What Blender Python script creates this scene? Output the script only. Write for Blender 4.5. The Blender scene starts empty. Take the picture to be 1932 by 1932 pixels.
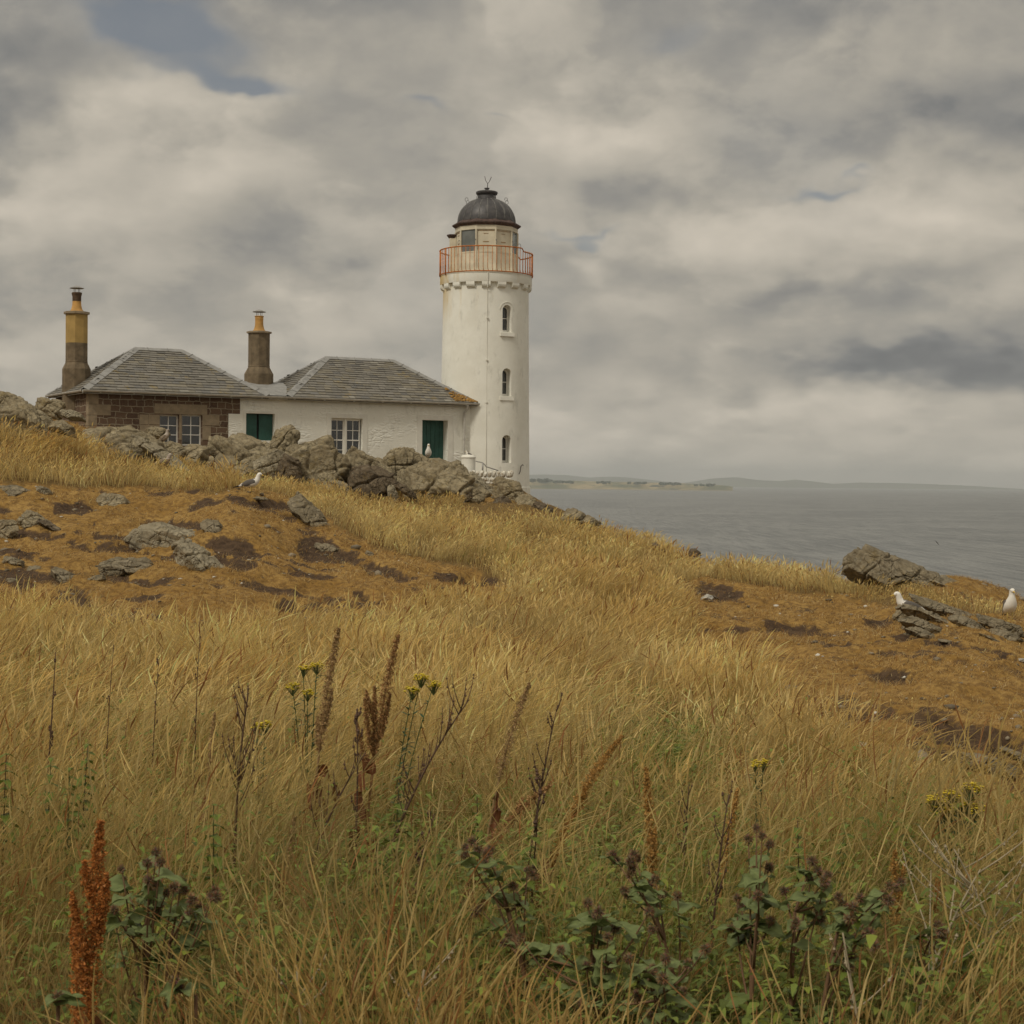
import bpy, bmesh, math, random
import numpy as np
from mathutils import Vector, Matrix

random.seed(7)
rng = np.random.default_rng(11)
SC = bpy.context.scene
COL = SC.collection
PI = math.pi

# ------------------------------------------------------------------ camera
F, CX, CY = 3200.0, 966.0, 966.0          # focal length / centre in 1932-px units
PITCH = math.atan((966 - 910.2) / F)
ROLL = math.radians(0.53)
cam_d = bpy.data.cameras.new('camera')
cam = bpy.data.objects.new('camera', cam_d)
COL.objects.link(cam)
cam.matrix_world = Matrix.Rotation(PI / 2 - PITCH, 4, 'X') @ Matrix.Rotation(ROLL, 4, 'Z')
cam_d.sensor_width = 36.0
cam_d.lens = F / 1932.0 * 36.0
cam_d.clip_start = 0.1
cam_d.clip_end = 120000.0
cam_d.dof.use_dof = True
cam_d.dof.focus_distance = 42.0
cam_d.dof.aperture_fstop = 22.0
SC.camera = cam
RM = np.array(cam.matrix_world.to_3x3())

def ray(x, y):
    return RM @ np.array([(x - CX) / F, -(y - CY) / F, -1.0])
def P(x, y, Y):
    d = ray(x, y); return d * (Y / d[1])
def projv(X, Y, Z):
    c = np.stack([X, Y, Z], -1) @ RM
    return CX - F * c[..., 0] / c[..., 2], CY + F * c[..., 1] / c[..., 2]

# ------------------------------------------------------------------ render settings
SC.render.engine = 'CYCLES'
cy = SC.cycles
cy.use_denoising = True
cy.use_adaptive_sampling = True
cy.adaptive_threshold = 0.010
cy.max_bounces = 6
cy.diffuse_bounces = 3
cy.glossy_bounces = 3
cy.transmission_bounces = 4
cy.transparent_max_bounces = 8
cy.volume_bounces = 0
cy.sample_clamp_indirect = 6.0
SC.view_settings.view_transform = 'Standard'
SC.view_settings.look = 'None'
SC.view_settings.exposure = 0.12
SC.view_settings.gamma = 1.0

# ------------------------------------------------------------------ world: daylight sky behind broken cloud
SUN_EL, SUN_AZ = math.radians(48), math.radians(-140)   # azimuth from +Y, clockwise; behind the camera to the left
world = bpy.data.worlds.new('World')
SC.world = world
world.use_nodes = True
WT = world.node_tree
WT.nodes.clear()

class NT:
    """tiny helper to write node graphs"""
    def __init__(s, tree): s.t = tree
    def n(s, typ, **kw):
        nd = s.t.nodes.new(typ)
        for k, v in kw.items():
            setattr(nd, k, v)
        return nd
    def put(s, sock, v):
        if isinstance(v, bpy.types.NodeSocket): s.t.links.new(v, sock)
        elif v is not None:
            try: sock.default_value = v
            except Exception:
                if len(sock.default_value) == 4: sock.default_value = (*v, 1)
                else: raise
    def m(s, op, a, b=None, c=None, clamp=False):
        nd = s.n('ShaderNodeMath', operation=op, use_clamp=clamp)
        s.put(nd.inputs[0], a)
        if b is not None: s.put(nd.inputs[1], b)
        if c is not None: s.put(nd.inputs[2], c)
        return nd.outputs[0]
    def v(s, op, a, b=None):
        nd = s.n('ShaderNodeVectorMath', operation=op)
        s.put(nd.inputs[0], a)
        if b is not None:
            if op == 'SCALE': s.put(nd.inputs['Scale'], b)
            else: s.put(nd.inputs[1], b)
        return nd.outputs['Value'] if op in ('DOT_PRODUCT', 'LENGTH') else nd.outputs[0]
    def comb(s, x, y, z):
        nd = s.n('ShaderNodeCombineXYZ')
        for i, q in enumerate((x, y, z)): s.put(nd.inputs[i], q)
        return nd.outputs[0]
    def noise(s, vec, scale, detail=4, rough=0.5, dist=0.0, col=False):
        nd = s.n('ShaderNodeTexNoise')
        if vec is not None: s.put(nd.inputs['Vector'], vec)
        s.put(nd.inputs['Scale'], scale); s.put(nd.inputs['Detail'], detail)
        s.put(nd.inputs['Roughness'], rough); s.put(nd.inputs['Distortion'], dist)
        return nd.outputs['Color'] if col else nd.outputs['Fac']
    def vor(s, vec, scale, feature='F1', out='Distance', rnd=1.0):
        nd = s.n('ShaderNodeTexVoronoi', feature=feature)
        if vec is not None: s.put(nd.inputs['Vector'], vec)
        s.put(nd.inputs['Scale'], scale); s.put(nd.inputs['Randomness'], rnd)
        return nd.outputs[out]
    def mr(s, v, a, b, c=0.0, d=1.0, smooth=True):
        nd = s.n('ShaderNodeMapRange')
        nd.interpolation_type = 'SMOOTHSTEP' if smooth else 'LINEAR'
        for i, q in enumerate((v, a, b, c, d)): s.put(nd.inputs[i], q)
        return nd.outputs[0]
    def mix(s, f, a, b, blend='MIX'):
        nd = s.n('ShaderNodeMix', data_type='RGBA', blend_type=blend)
        s.put(nd.inputs[0], f)
        for sock, q in ((nd.inputs[6], a), (nd.inputs[7], b)):
            if isinstance(q, tuple) and len(q) == 3: q = (*q, 1)
            s.put(sock, q)
        return nd.outputs[2]

def build_world():
    g = NT(WT)
    tc = g.n('ShaderNodeTexCoord').outputs['Generated']
    sep = g.n('ShaderNodeSeparateXYZ'); g.put(sep.inputs[0], tc)
    dx, dy, dz = sep.outputs
    zc = g.m('MAXIMUM', dz, 0.0)
    # flattened towards the horizon, like any cloud layer seen from below
    zf = g.m('POWER', g.m('ADD', zc, 0.03), 0.75)
    dirv = g.comb(dx, g.m('MULTIPLY', dy, 0.35), g.m('MULTIPLY', zf, 1.5))
    wd = g.v('SUBTRACT', g.noise(dirv, 8.0, 3, 0.5, col=True), (0.5, 0.5, 0.5))
    dw = g.v('ADD', dirv, g.v('SCALE', wd, 0.03))
    big = g.noise(g.v('ADD', dw, (4.3, 0, 1.1)), 5.5, 2, 0.5)
    wd3 = g.v('SUBTRACT', g.noise(dirv, 34.0, 2, 0.5, col=True), (0.5, 0.5, 0.5))
    dw2 = g.v('ADD', dw, g.v('SCALE', wd3, 0.010))
    puff = g.noise(dw2, 8.5, 9, 0.54)
    puff2 = g.noise(g.v('ADD', dw2, (-0.008, 0, 0.020)), 8.5, 5, 0.50)
    prel = g.m('SUBTRACT', puff, puff2)
    # banks of darker / brighter cloud, painted top-corner lens vignetting, and gaps, placed by sky direction
    wobble = g.v('ADD', g.v('SCALE', wd, 0.06), g.v('SCALE', wd3, 0.03))
    base = g.v('ADD', g.comb(dx, 0.0, dz), wobble)
    def blob(x, y, rx, ry):
        c = (( x - 966) / F, 0.0, (912 - y) / F)
        d = g.v('DIVIDE', g.v('SUBTRACT', base, c), (rx / F, 1.0, ry / F))
        return g.m('EXPONENT', g.m('MULTIPLY', g.v('DOT_PRODUCT', d, d), -1.0))
    shades = [(60, 230, 110, 130, -.17), (60, 20, 520, 60, -.14), (1500, 10, 500, 50, -.10), (1880, 60, 330, 170, -.16), (1900, 270, 240, 60, -.20),
              (1190, 385, 160, 32, -.07), (1640, 685, 260, 34, -.30), (1900, 700, 160, 40, -.14), (1500, 230, 300, 60, -.07),
              (560, 470, 190, 40, -.10), (1560, 545, 260, 26, -.10), (640, 330, 200, 40, -.07), (740, 20, 300, 30, -.05),
              (1300, 800, 500, 16, -.06), (60, 600, 90, 60, -.08), (1270, 130, 160, 60, -.05),
              (300, 220, 150, 50, .14), (1120, 262, 170, 48, .15), (1500, 430, 330, 60, .12), (150, 420, 170, 60, .09),
              (1085, 515, 34, 30, .20), (700, 505, 80, 26, .12), (560, 595, 80, 26, .12), (1180, 600, 130, 40, .12),
              (1450, 760, 420, 24, .08), (1780, 390, 160, 60, .07), (470, 330, 200, 40, .08), (1350, 860, 420, 20, .06),
              (700, 640, 140, 30, .05), (900, 110, 250, 50, .07), (60, 700, 80, 30, .08), (966, 840, 2500, 90, .13), (1500, 800, 700, 40, .05)]
    sh = None
    for x, y, rx, ry, a in shades:
        q = g.m('MULTIPLY', blob(x, y, rx, ry), a * 1.3)
        sh = q if sh is None else g.m('ADD', sh, q)
    gaps = [(320, 100, 130, 50, 1.75), (440, 172, 110, 26, 1.3), (490, 182, 20, 8, .6), (765, 205, 30, 12, .55), (1240, 85, 55, 24, .35),
            (1540, 368, 60, 10, .7), (1080, 458, 60, 9, .6), (915, 233, 22, 6, .4), (15, 385, 30, 12, .4), (1600, 905, 700, 22, .35)]
    gp = None
    for x, y, rx, ry, a in gaps:
        q = g.m('MULTIPLY', blob(x, y, rx, ry), a)
        gp = q if gp is None else g.m('ADD', gp, q)
    lum = g.m('ADD', g.m('MULTIPLY', g.m('SUBTRACT', big, 0.5), 0.12), 0.55)
    lum = g.m('ADD', lum, g.mr(puff, 0.455, 0.545, -0.045, 0.045))
    lum = g.m('ADD', lum, g.m('MULTIPLY', g.m('SUBTRACT', puff, 0.5), 0.28))
    lum = g.m('ADD', lum, g.m('MULTIPLY', prel, 0.95))
    lum = g.m('ADD', g.m('MULTIPLY', g.m('SUBTRACT', lum, 0.55), 0.80), 0.58)
    lum = g.m('MAXIMUM', lum, g.m('ADD', g.m('MULTIPLY', lum, 0.5), 0.22))
    lum = g.m('ADD', lum, sh)
    ramp = g.n('ShaderNodeValToRGB')
    e = ramp.color_ramp.elements
    e[0].position = 0.0; e[0].color = (.100, .105, .112, 1)
    e[1].position = 1.0; e[1].color = (.66, .59, .49, 1)
    for p_, c_ in ((.25, (.180, .181, .178)), (.42, (.275, .262, .236)), (.55, (.362, .335, .286)), (.72, (.470, .428, .358))):
        q = e.new(p_); q.color = (*c_, 1)
    g.put(ramp.inputs[0], lum)
    cloud = ramp.outputs[0]
    # more light from high up, as under any broken overcast
    up = g.mr(dz, 0.28, 0.95, 1.0, CLOUD_TOP)
    cloud = g.v('SCALE', cloud, g.m('MULTIPLY', up, 1.0 / SKY_STRENGTH))
    sky = g.n('ShaderNodeTexSky', sky_type='NISHITA')
    sky.sun_disc = False
    sky.sun_elevation = SUN_EL
    sky.sun_rotation = SUN_AZ
    sky.altitude = 40
    skyc = g.v('SCALE', g.mix(0.66, sky.outputs[0], (2.9, 3.0, 3.05)), 0.62)
    gapf = g.m('ADD', gp, g.m('MULTIPLY', g.m('SUBTRACT', big, 0.5), -1.4))
    gapf = g.mr(gapf, 0.05, 1.15, 0.0, 0.85)
    colr = g.mix(gapf, cloud, skyc)
    below = g.mr(dz, -0.02, 0.0, 0.0, 1.0)
    colr = g.mix(below, (1.2, 1.15, 1.0), colr)
    bg = g.n('ShaderNodeBackground')
    g.put(bg.inputs[0], colr); g.put(bg.inputs[1], SKY_STRENGTH)
    out = g.n('ShaderNodeOutputWorld')
    WT.links.new(bg.outputs[0], out.inputs[0])
SKY_STRENGTH = 0.1
CLOUD_TOP = 1.7
build_world()

sun_d = bpy.data.lights.new('sun', 'SUN')
sun_d.energy = 1.5
sun_d.angle = math.radians(11)
sun_d.color = (1.0, 0.93, 0.80)
sun = bpy.data.objects.new('sun', sun_d)
COL.objects.link(sun)
sd = Vector((math.sin(SUN_AZ) * math.cos(SUN_EL), math.cos(SUN_AZ) * math.cos(SUN_EL), math.sin(SUN_EL)))
sun.rotation_euler = sd.to_track_quat('Z', 'Y').to_euler()
sun.location = (0, 0, 60)

# ------------------------------------------------------------------ numpy noise
def _hash(ix, iy, iz, seed):
    h = (ix * 374761393 + iy * 668265263 + iz * 2147483647 + seed * 1274126177) & 0xffffffff
    h = ((h ^ (h >> 13)) * 1274126177) & 0xffffffff
    h = (h ^ (h >> 16)) & 0xffffff
    return h / float(0xffffff)
def vnoise(p, seed=0):
    p = np.asarray(p, float)
    i = np.floor(p).astype(np.int64); f = p - i; f = f * f * (3 - 2 * f)
    r = 0
    for a in (0, 1):
        wa = f[..., 0] if a else 1 - f[..., 0]
        for b in (0, 1):
            wb = f[..., 1] if b else 1 - f[..., 1]
            for c in (0, 1):
                wc = f[..., 2] if c else 1 - f[..., 2]
                r = r + wa * wb * wc * _hash(i[..., 0] + a, i[..., 1] + b, i[..., 2] + c, seed)
    return r * 2 - 1
def fbm(p, oct=4, seed=0, gain=0.5):
    a, s, r = 1.0, 1.0, 0
    for k in range(oct):
        r = r + a * vnoise(np.asarray(p) * s + 17.3 * k, seed + k); a *= gain; s *= 2.03
    return r
def sstep(x, a, b):
    t = np.clip((x - a) / (b - a), 0, 1); return t * t * (3 - 2 * t)

# ------------------------------------------------------------------ object helpers
def tag(o, label=None, cat=None, group=None, kind=None):
    if label: o['label'] = label
    if cat: o['category'] = cat
    if group: o['group'] = group
    if kind: o['kind'] = kind
    return o
def link_mesh(name, me, mat=None, parent=None):
    o = bpy.data.objects.new(name, me)
    COL.objects.link(o)
    if mat is not None and not me.materials: me.materials.append(mat)
    if parent is not None: o.parent = parent
    return o
def thing(name, label, cat, loc=(0, 0, 0), rotz=0.0, group=None):
    o = bpy.data.objects.new(name, None)
    COL.objects.link(o)
    o.location = loc; o.rotation_euler = (0, 0, rotz)
    o.empty_display_size = 0.2
    return tag(o, label, cat, group)
def np_mesh(name, V, quads=None, tris=None, smooth=False, cols=None, attr='Col'):
    """mesh from numpy arrays; quads and tris are (n,4) / (n,3) index arrays"""
    V = np.asarray(V, np.float32)
    me = bpy.data.meshes.new(name)
    me.vertices.add(len(V)); me.vertices.foreach_set('co', V.ravel())
    idx, st, tot = [], [], 0
    if quads is not None and len(quads):
        q = np.asarray(quads, np.int32); idx.append(q.ravel()); st.append(np.arange(len(q)) * 4 + tot); tot += q.size
    if tris is not None and len(tris):
        q = np.asarray(tris, np.int32); idx.append(q.ravel()); st.append(np.arange(len(q)) * 3 + tot); tot += q.size
    idx = np.concatenate(idx); st = np.concatenate(st)
    me.loops.add(len(idx)); me.loops.foreach_set('vertex_index', idx.astype(np.int32))
    me.polygons.add(len(st)); me.polygons.foreach_set('loop_start', st.astype(np.int32))
    if smooth: me.polygons.foreach_set('use_smooth', np.ones(len(st), bool))
    if cols is not None:
        c = np.ones((len(V), 4), np.float32); c[:, :3] = cols
        ca = me.color_attributes.new(attr, 'FLOAT_COLOR', 'POINT')
        ca.data.foreach_set('color', c.ravel())
    me.update(calc_edges=True)
    me.validate()
    return me

class MB:
    """collects shapes for ONE mesh"""
    def __init__(s): s.v = []; s.f = []; s.c = []
    def add(s, vs, fs, col=None):
        o = len(s.v); s.v += [tuple(q) for q in vs]; s.f += [tuple(i + o for i in f) for f in fs]
        s.c += [col if col is not None else (1, 1, 1)] * len(vs)
        return s
    def box(s, x0, x1, y0, y1, z0, z1, col=None, bev=0.0):
        if bev > 0:
            b = bev
            bm = bmesh.new()
            bmesh.ops.create_cube(bm, size=1)
            bmesh.ops.scale(bm, vec=(x1 - x0, y1 - y0, z1 - z0), verts=bm.verts)
            bmesh.ops.translate(bm, vec=((x0 + x1) / 2, (y0 + y1) / 2, (z0 + z1) / 2), verts=bm.verts)
            bmesh.ops.bevel(bm, geom=bm.edges[:], offset=b, segments=1, affect='EDGES')
            vs = [tuple(v.co) for v in bm.verts]; bm.verts.index_update()
            fs = [[v.index for v in f.verts] for f in bm.faces]
            bm.free(); return s.add(vs, fs, col)
        vs = [(x0, y0, z0), (x1, y0, z0), (x1, y1, z0), (x0, y1, z0), (x0, y0, z1), (x1, y0, z1), (x1, y1, z1), (x0, y1, z1)]
        return s.add(vs, [(0, 3, 2, 1), (4, 5, 6, 7), (0, 1, 5, 4), (1, 2, 6, 5), (2, 3, 7, 6), (3, 0, 4, 7)], col)
    def tube(s, pts, rad, n=8, col=None, cap=True):
        pts = [Vector(p) for p in pts]
        if not hasattr(rad, '__len__'): rad = [rad] * len(pts)
        vs, fs = [], []
        up = Vector((0.13, 0.21, 0.97)).normalized()
        for i, p in enumerate(pts):
            t = (pts[min(i + 1, len(pts) - 1)] - pts[max(i - 1, 0)])
            if t.length < 1e-9: t = Vector((0, 0, 1))
            t.normalize()
            a = up - t * up.dot(t)
            if a.length < 0.05:
                a = Vector((1, 0, 0)) - t * t.x
            a.normalize(); b = t.cross(a); up = a
            for k in range(n):
                an = 2 * PI * k / n
                vs.append(tuple(p + (a * math.cos(an) + b * math.sin(an)) * rad[i]))
        for i in range(len(pts) - 1):
            for k in range(n):
                k2 = (k + 1) % n
                fs.append((i * n + k, i * n + k2, (i + 1) * n + k2, (i + 1) * n + k))
        if cap:
            fs.append(tuple(range(n))[::-1]); fs.append(tuple((len(pts) - 1) * n + k for k in range(n)))
        return s.add(vs, fs, col)
    def lathe(s, prof, n=32, c=(0, 0), col=None, rot=0.0, capt=True, capb=True):
        vs, fs = [], []
        for r, z in prof:
            for k in range(n):
                a = rot + 2 * PI * k / n
                vs.append((c[0] + r * math.cos(a), c[1] + r * math.sin(a), z))
        m = len(prof)
        for i in range(m - 1):
            for k in range(n):
                k2 = (k + 1) % n
                fs.append((i * n + k, i * n + k2, (i + 1) * n + k2, (i + 1) * n + k))
        if capb: fs.append(tuple(range(n))[::-1])
        if capt: fs.append(tuple((m - 1) * n + k for k in range(n)))
        return s.add(vs, fs, col)
    def build(s, name, mat=None, parent=None, smooth=False, angle=None):
        me = bpy.data.meshes.new(name)
        me.from_pydata(s.v, [], s.f)
        if any(c != (1, 1, 1) for c in s.c):
            ca = me.color_attributes.new('Col', 'FLOAT_COLOR', 'POINT')
            ca.data.foreach_set('color', np.array([(*c, 1) for c in s.c], np.float32).ravel())
        if smooth:
            me.polygons.foreach_set('use_smooth', [True] * len(me.polygons))
            if angle: me.set_sharp_from_angle(angle=math.radians(angle))
        me.update()
        return link_mesh(name, me, mat, parent)

def new_mat(name):
    m = bpy.data.materials.new(name); m.use_nodes = True
    t = m.node_tree; t.nodes.clear()
    g = NT(t)
    pr = g.n('ShaderNodeBsdfPrincipled'); out = g.n('ShaderNodeOutputMaterial')
    t.links.new(pr.outputs[0], out.inputs[0])
    g.pr = pr; g.out = out; g.mat = m
    return m, g
def simple(name, col, rough=0.7, var=0.15, scale=3.0, bump=0.0, bscale=30.0, spec=0.3, metal=0.0):
    m, g = new_mat(name)
    oc = g.n('ShaderNodeTexCoord').outputs['Object']
    n1 = g.noise(oc, scale, 5, 0.6)
    c = g.mix(g.mr(n1, .3, .7), tuple(x * (1 - var) for x in col), tuple(min(x * (1 + var), 1) for x in col))
    g.put(g.pr.inputs['Base Color'], c); g.put(g.pr.inputs['Roughness'], rough)
    g.put(g.pr.inputs['Specular IOR Level'], spec); g.put(g.pr.inputs['Metallic'], metal)
    if bump:
        b = g.n('ShaderNodeBump'); g.put(b.inputs['Strength'], bump); g.put(b.inputs['Distance'], 0.02)
        g.put(b.inputs['Height'], g.noise(oc, bscale, 4, 0.6)); g.put(g.pr.inputs['Normal'], b.outputs[0])
    return m
def veg_mat(name, trans=0.25, rough=0.65, spec=0.2):
    """plant material: base colour is each blade's / leaf's own colour stored on the mesh"""
    m, g = new_mat(name)
    at = g.n('ShaderNodeAttribute'); at.attribute_name = 'Col'
    g.put(g.pr.inputs['Base Color'], at.outputs['Color']); g.put(g.pr.inputs['Roughness'], rough)
    g.put(g.pr.inputs['Specular IOR Level'], spec)
    if trans:
        tr = g.n('ShaderNodeBsdfTranslucent'); g.put(tr.inputs[0], at.outputs['Color'])
        mx = g.n('ShaderNodeMixShader'); g.put(mx.inputs[0], trans)
        g.t.links.new(g.pr.outputs[0], mx.inputs[1]); g.t.links.new(tr.outputs[0], mx.inputs[2])
        g.t.links.new(mx.outputs[0], g.out.inputs[0])
    return m

# ------------------------------------------------------------------ terrain
# control points: (px x, distance Y, px y)  or  ('z', px x, distance, height)
CTRL = []
for x in (-200, 300, 966, 1600, 2100):
    CTRL += [('z', x, 1.5, -1.62), ('z', x, 3.0, -1.66), ('z', x, 6.0, -1.74)]
CTRL += [('z', -200, 11, -1.80), ('z', 300, 11, -1.86), ('z', 966, 11, -1.97), ('z', 1500, 11, -2.10), ('z', 2100, 11, -2.25)]
CTRL += [(0, 19, 1225), (500, 19, 1232), (966, 19, 1262), (1400, 19, 1300), (1932, 18, 1350)]
CTRL += [(-200, 26, 1080), (0, 26, 1108), (500, 26, 1122), (900, 26, 1155), (1300, 26, 1185), (1600, 26, 1200), (1932, 26, 1215)]
CTRL += [(-200, 32, 980), (0, 32, 1000), (300, 32, 1012), (600, 32, 1045), (900, 32, 1085), (1400, 32, 1135), (1932, 32, 1158)]
CTRL += [(-200, 36, 880), (0, 36, 905), (450, 36, 927), (650, 36, 985), (900, 36, 1038), (1400, 36, 1098), (1660, 36, 1116), (1932, 36, 1146)]
CTRL += [(-200, 41, 800), (0, 41, 838), (200, 41, 886), (300, 41, 908), (400, 41, 922), (500, 41, 940), (600, 41, 962), (700, 41, 985), (900, 41, 1018), (1100, 41, 1046), (1300, 41, 1075), (1500, 41, 1100), (1700, 41, 1112), (1932, 41, 1134)]
CTRL += [(0, 47, 806), (200, 47, 858), (400, 47, 908), (600, 47, 938), (800, 47, 966), (950, 47, 975), (1100, 47, 1000), (1250, 47, 1040), ('z', 1500, 47, -3.0), ('z', 1932, 47, -4.6)]
CTRL += [('z', -200, 53, 2.5), (0, 53, 758), (150, 53, 803), (400, 53, 886), (700, 53, 928), (900, 53, 936), (1000, 53, 948), (1090, 53, 978), ('z', 1200, 53, -2.6), ('z', 1500, 53, -6), ('z', 1932, 53, -8)]
CTRL += [('z', -200, 60, 2.2), ('z', 100, 60, 1.6), ('z', 400, 60, .7), ('z', 700, 60, .3), ('z', 900, 60, -.1), ('z', 1000, 61, -.45), ('z', 1100, 60, -2.2), ('z', 1300, 60, -6), ('z', 1900, 60, -11)]
CTRL += [('z', -200, 72, 1.6), ('z', 300, 72, .6), ('z', 700, 72, 0), ('z', 920, 72, -.5), ('z', 1050, 72, -2.6), ('z', 1300, 72, -9), ('z', 1900, 72, -16)]
CTRL += [('z', -200, 100, .5), ('z', 500, 100, -1), ('z', 1000, 100, -6), ('z', 1400, 100, -18), ('z', 1900, 100, -26)]
KA, K0 = 5.0, 1.5
_A, _B, _Z = [], [], []
for c in CTRL:
    if c[0] == 'z': _, x, Y, z = c; a = (x - 966) / F
    else:
        x, Y, y = c; p = P(x, y, Y); a = p[0] / Y; z = p[2]
    _A.append(a * KA); _B.append(math.log(Y + K0)); _Z.append(z)
_A = np.array(_A); _B = np.array(_B); _Z = np.array(_Z)
def _tps(r2): return np.where(r2 > 1e-12, r2 * np.log(np.maximum(r2, 1e-12)), 0)
_n = len(_A)
_K = _tps((_A[:, None] - _A) ** 2 + (_B[:, None] - _B) ** 2) + np.eye(_n) * 0.002
_Pm = np.stack([np.ones(_n), _A, _B], 1)
_M = np.block([[_K, _Pm], [_Pm.T, np.zeros((3, 3))]])
_W = np.linalg.solve(_M, np.concatenate([_Z, np.zeros(3)]))
def base_height(X, Y):
    Yc = np.clip(Y, 1.0, 110.0)
    a = np.clip(X / (Yc + 0.0), -0.40, 0.40) * KA; b = np.log(Yc + K0)
    out = np.zeros(X.shape).ravel(); a = a.ravel(); b = b.ravel()
    for i in range(0, len(a), 40000):
        s = slice(i, i + 40000)
        out[s] = _tps((a[s, None] - _A) ** 2 + (b[s, None] - _B) ** 2) @ _W[:_n] + _W[_n] + _W[_n + 1] * a[s] + _W[_n + 2] * b[s]
    return out.reshape(X.shape)

# bare earth: (px x, px y, half width, half height, slope, hollow depth in m)
DIRT = [(150, 957, 46, 11, .05, .06), (336, 988, 80, 12, .08, .08), (430, 1030, 66, 17, .22, .12), (200, 1034, 70, 9, 0, .06),
        (330, 1052, 60, 9, .2, .05), (505, 951, 62, 9, .12, .10), (60, 1007, 52, 11, .1, .06), (40, 1080, 60, 12, .1, .05), (440, 1060, 60, 8, .2, .05),
        (180, 1085, 70, 8, .1, .04), (250, 1095, 50, 8, 0, .08), (600, 1025, 40, 8, .2, .05), (640, 1040, 66, 10, .25, .06), (700, 1068, 66, 10, .28, .08), (552, 1081, 26, 7, .1, .14),
        (548, 1146, 34, 11, .1, .16), (690, 1129, 30, 9, .3, .12), (892, 1094, 44, 12, .0, .34), (838, 1090, 18, 7, .1, .14),
        (622, 1160, 24, 5, 0, .08), (403, 1181, 38, 13, 0, .2), (1350, 1117, 42, 19, .15, .10), (1385, 1184, 84, 8, .02, .10),
        (1500, 1184, 70, 10, .05, .12), (1668, 1172, 30, 12, 0, .1), (1744, 1204, 66, 7, .1, .05), (1852, 1224, 60, 6, .15, .05),
        (1675, 1276, 66, 12, .02, .2), (1912, 1245, 26, 5, .1, .1), (1640, 1346, 96, 13, .05, .16), (1756, 1358, 70, 11, .1, .18),
        (1835, 1392, 120, 22, .15, .16), (1790, 1425, 70, 18, .1, .1), (1905, 1420, 60, 14, .1, .1), (1585, 1215, 60, 5, .0, .04), (1770, 1180, 20, 5, 0, .05),
        (1860, 1130, 70, 5, .15, .06), (760, 1085, 34, 7, .3, .06), (480, 1100, 30, 6, .1, .06), (1700, 1232, 60, 4, .1, .03), (1810, 1250, 60, 4, .1, .03)]
TURF = [[(-300, 905), (130, 915), (300, 922), (380, 930), (440, 916), (540, 936), (590, 962), (640, 992), (700, 1030), (790, 1055), (880, 1072), (985, 1108),
         (960, 1140), (850, 1128), (790, 1150), (720, 1195), (600, 1200), (480, 1205), (430, 1222), (370, 1212), (300, 1196), (-300, 1200)],
        [(1290, 1112), (1330, 1090), (1400, 1098), (1500, 1118), (1620, 1132), (1700, 1146), (1870, 1160), (2300, 1165), (2300, 1760),
         (1932, 1680), (1800, 1590), (1700, 1520), (1570, 1432), (1500, 1368), (1400, 1280), (1320, 1215), (1285, 1150)],
        [(20, 700), (90, 740), (200, 792), (222, 812), (150, 818), (85, 800), (20, 770), (-100, 770), (-100, 690)],
        [(1722, 1030), (1800, 1040), (2300, 1060), (2300, 1170), (1932, 1152), (1800, 1132), (1735, 1114)],
        [(880, 915), (950, 925), (955, 946), (890, 948)], [(296, 812), (392, 812), (388, 848), (296, 848)]]
def in_poly(x, y, poly):
    r = np.zeros(x.shape, bool); n = len(poly)
    for i in range(n):
        x1, y1 = poly[i]; x2, y2 = poly[(i + 1) % n]
        if y1 == y2: continue
        c = ((y1 > y) != (y2 > y)) & (x < (x2 - x1) * (y - y1) / (y2 - y1) + x1)
        r ^= c
    return r
def masks(X, Y, Z):
    """which ground cover grows where: bare earth, short turf (0..1), green growth"""
    p3 = np.stack([X, Y, Z * 0], -1)
    px, py = projv(X, Y, Z)
    j1 = fbm(p3 * .9, 3, 5); j2 = fbm(p3 * 2.6, 3, 9)
    ok = (Y > 7.5) & (Y < 62)
    qx = px + j1 * 26 + j2 * 9; qy = py + (j2 * 7 + j1 * 3)
    turf = np.zeros(X.shape)
    for poly in TURF: turf = np.maximum(turf, in_poly(qx, qy, poly).astype(float))
    turf = turf * ok
    dirt = np.zeros(X.shape); hol = np.zeros(X.shape)
    rag = 1 + .55 * j2 + .35 * fbm(p3 * 6, 2, 31)
    for x, y, rx, ry, s, h in DIRT:
        dx = (px + j1 * 10 - x); dy = (py - y - s * dx)
        d = (dx / rx) ** 2 + (dy / ry) ** 2
        dirt = np.maximum(dirt, 1 - sstep(d * rag, .55, 1.15)); hol = np.maximum(hol, h * (1 - sstep(d, .1, 1.1)))
    # the worn turf is broken all over by thin bare streaks running along the slope
    st = fbm(np.stack([X * .55, Y * 1.25, X * 0], -1), 4, 55, .6)
    side = np.where(px < 900, 1.0, .55)
    dirt = np.maximum(dirt, turf * side * sstep(st + .35 * j2 + .12 * rag, .56, .95))
    dirt *= ok; hol *= ok
    return turf, dirt, hol, px, py
def height0(X, Y):
    p3 = np.stack([X, Y, X * 0], -1)
    z = base_height(X, Y)
    near = sstep(Y, 1, 4)
    z = z + near * (.10 * fbm(p3 * .35, 3, 3) + .05 * fbm(p3 * 1.1, 3, 4)) * (1 - .0 * Y)
    return z
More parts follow.
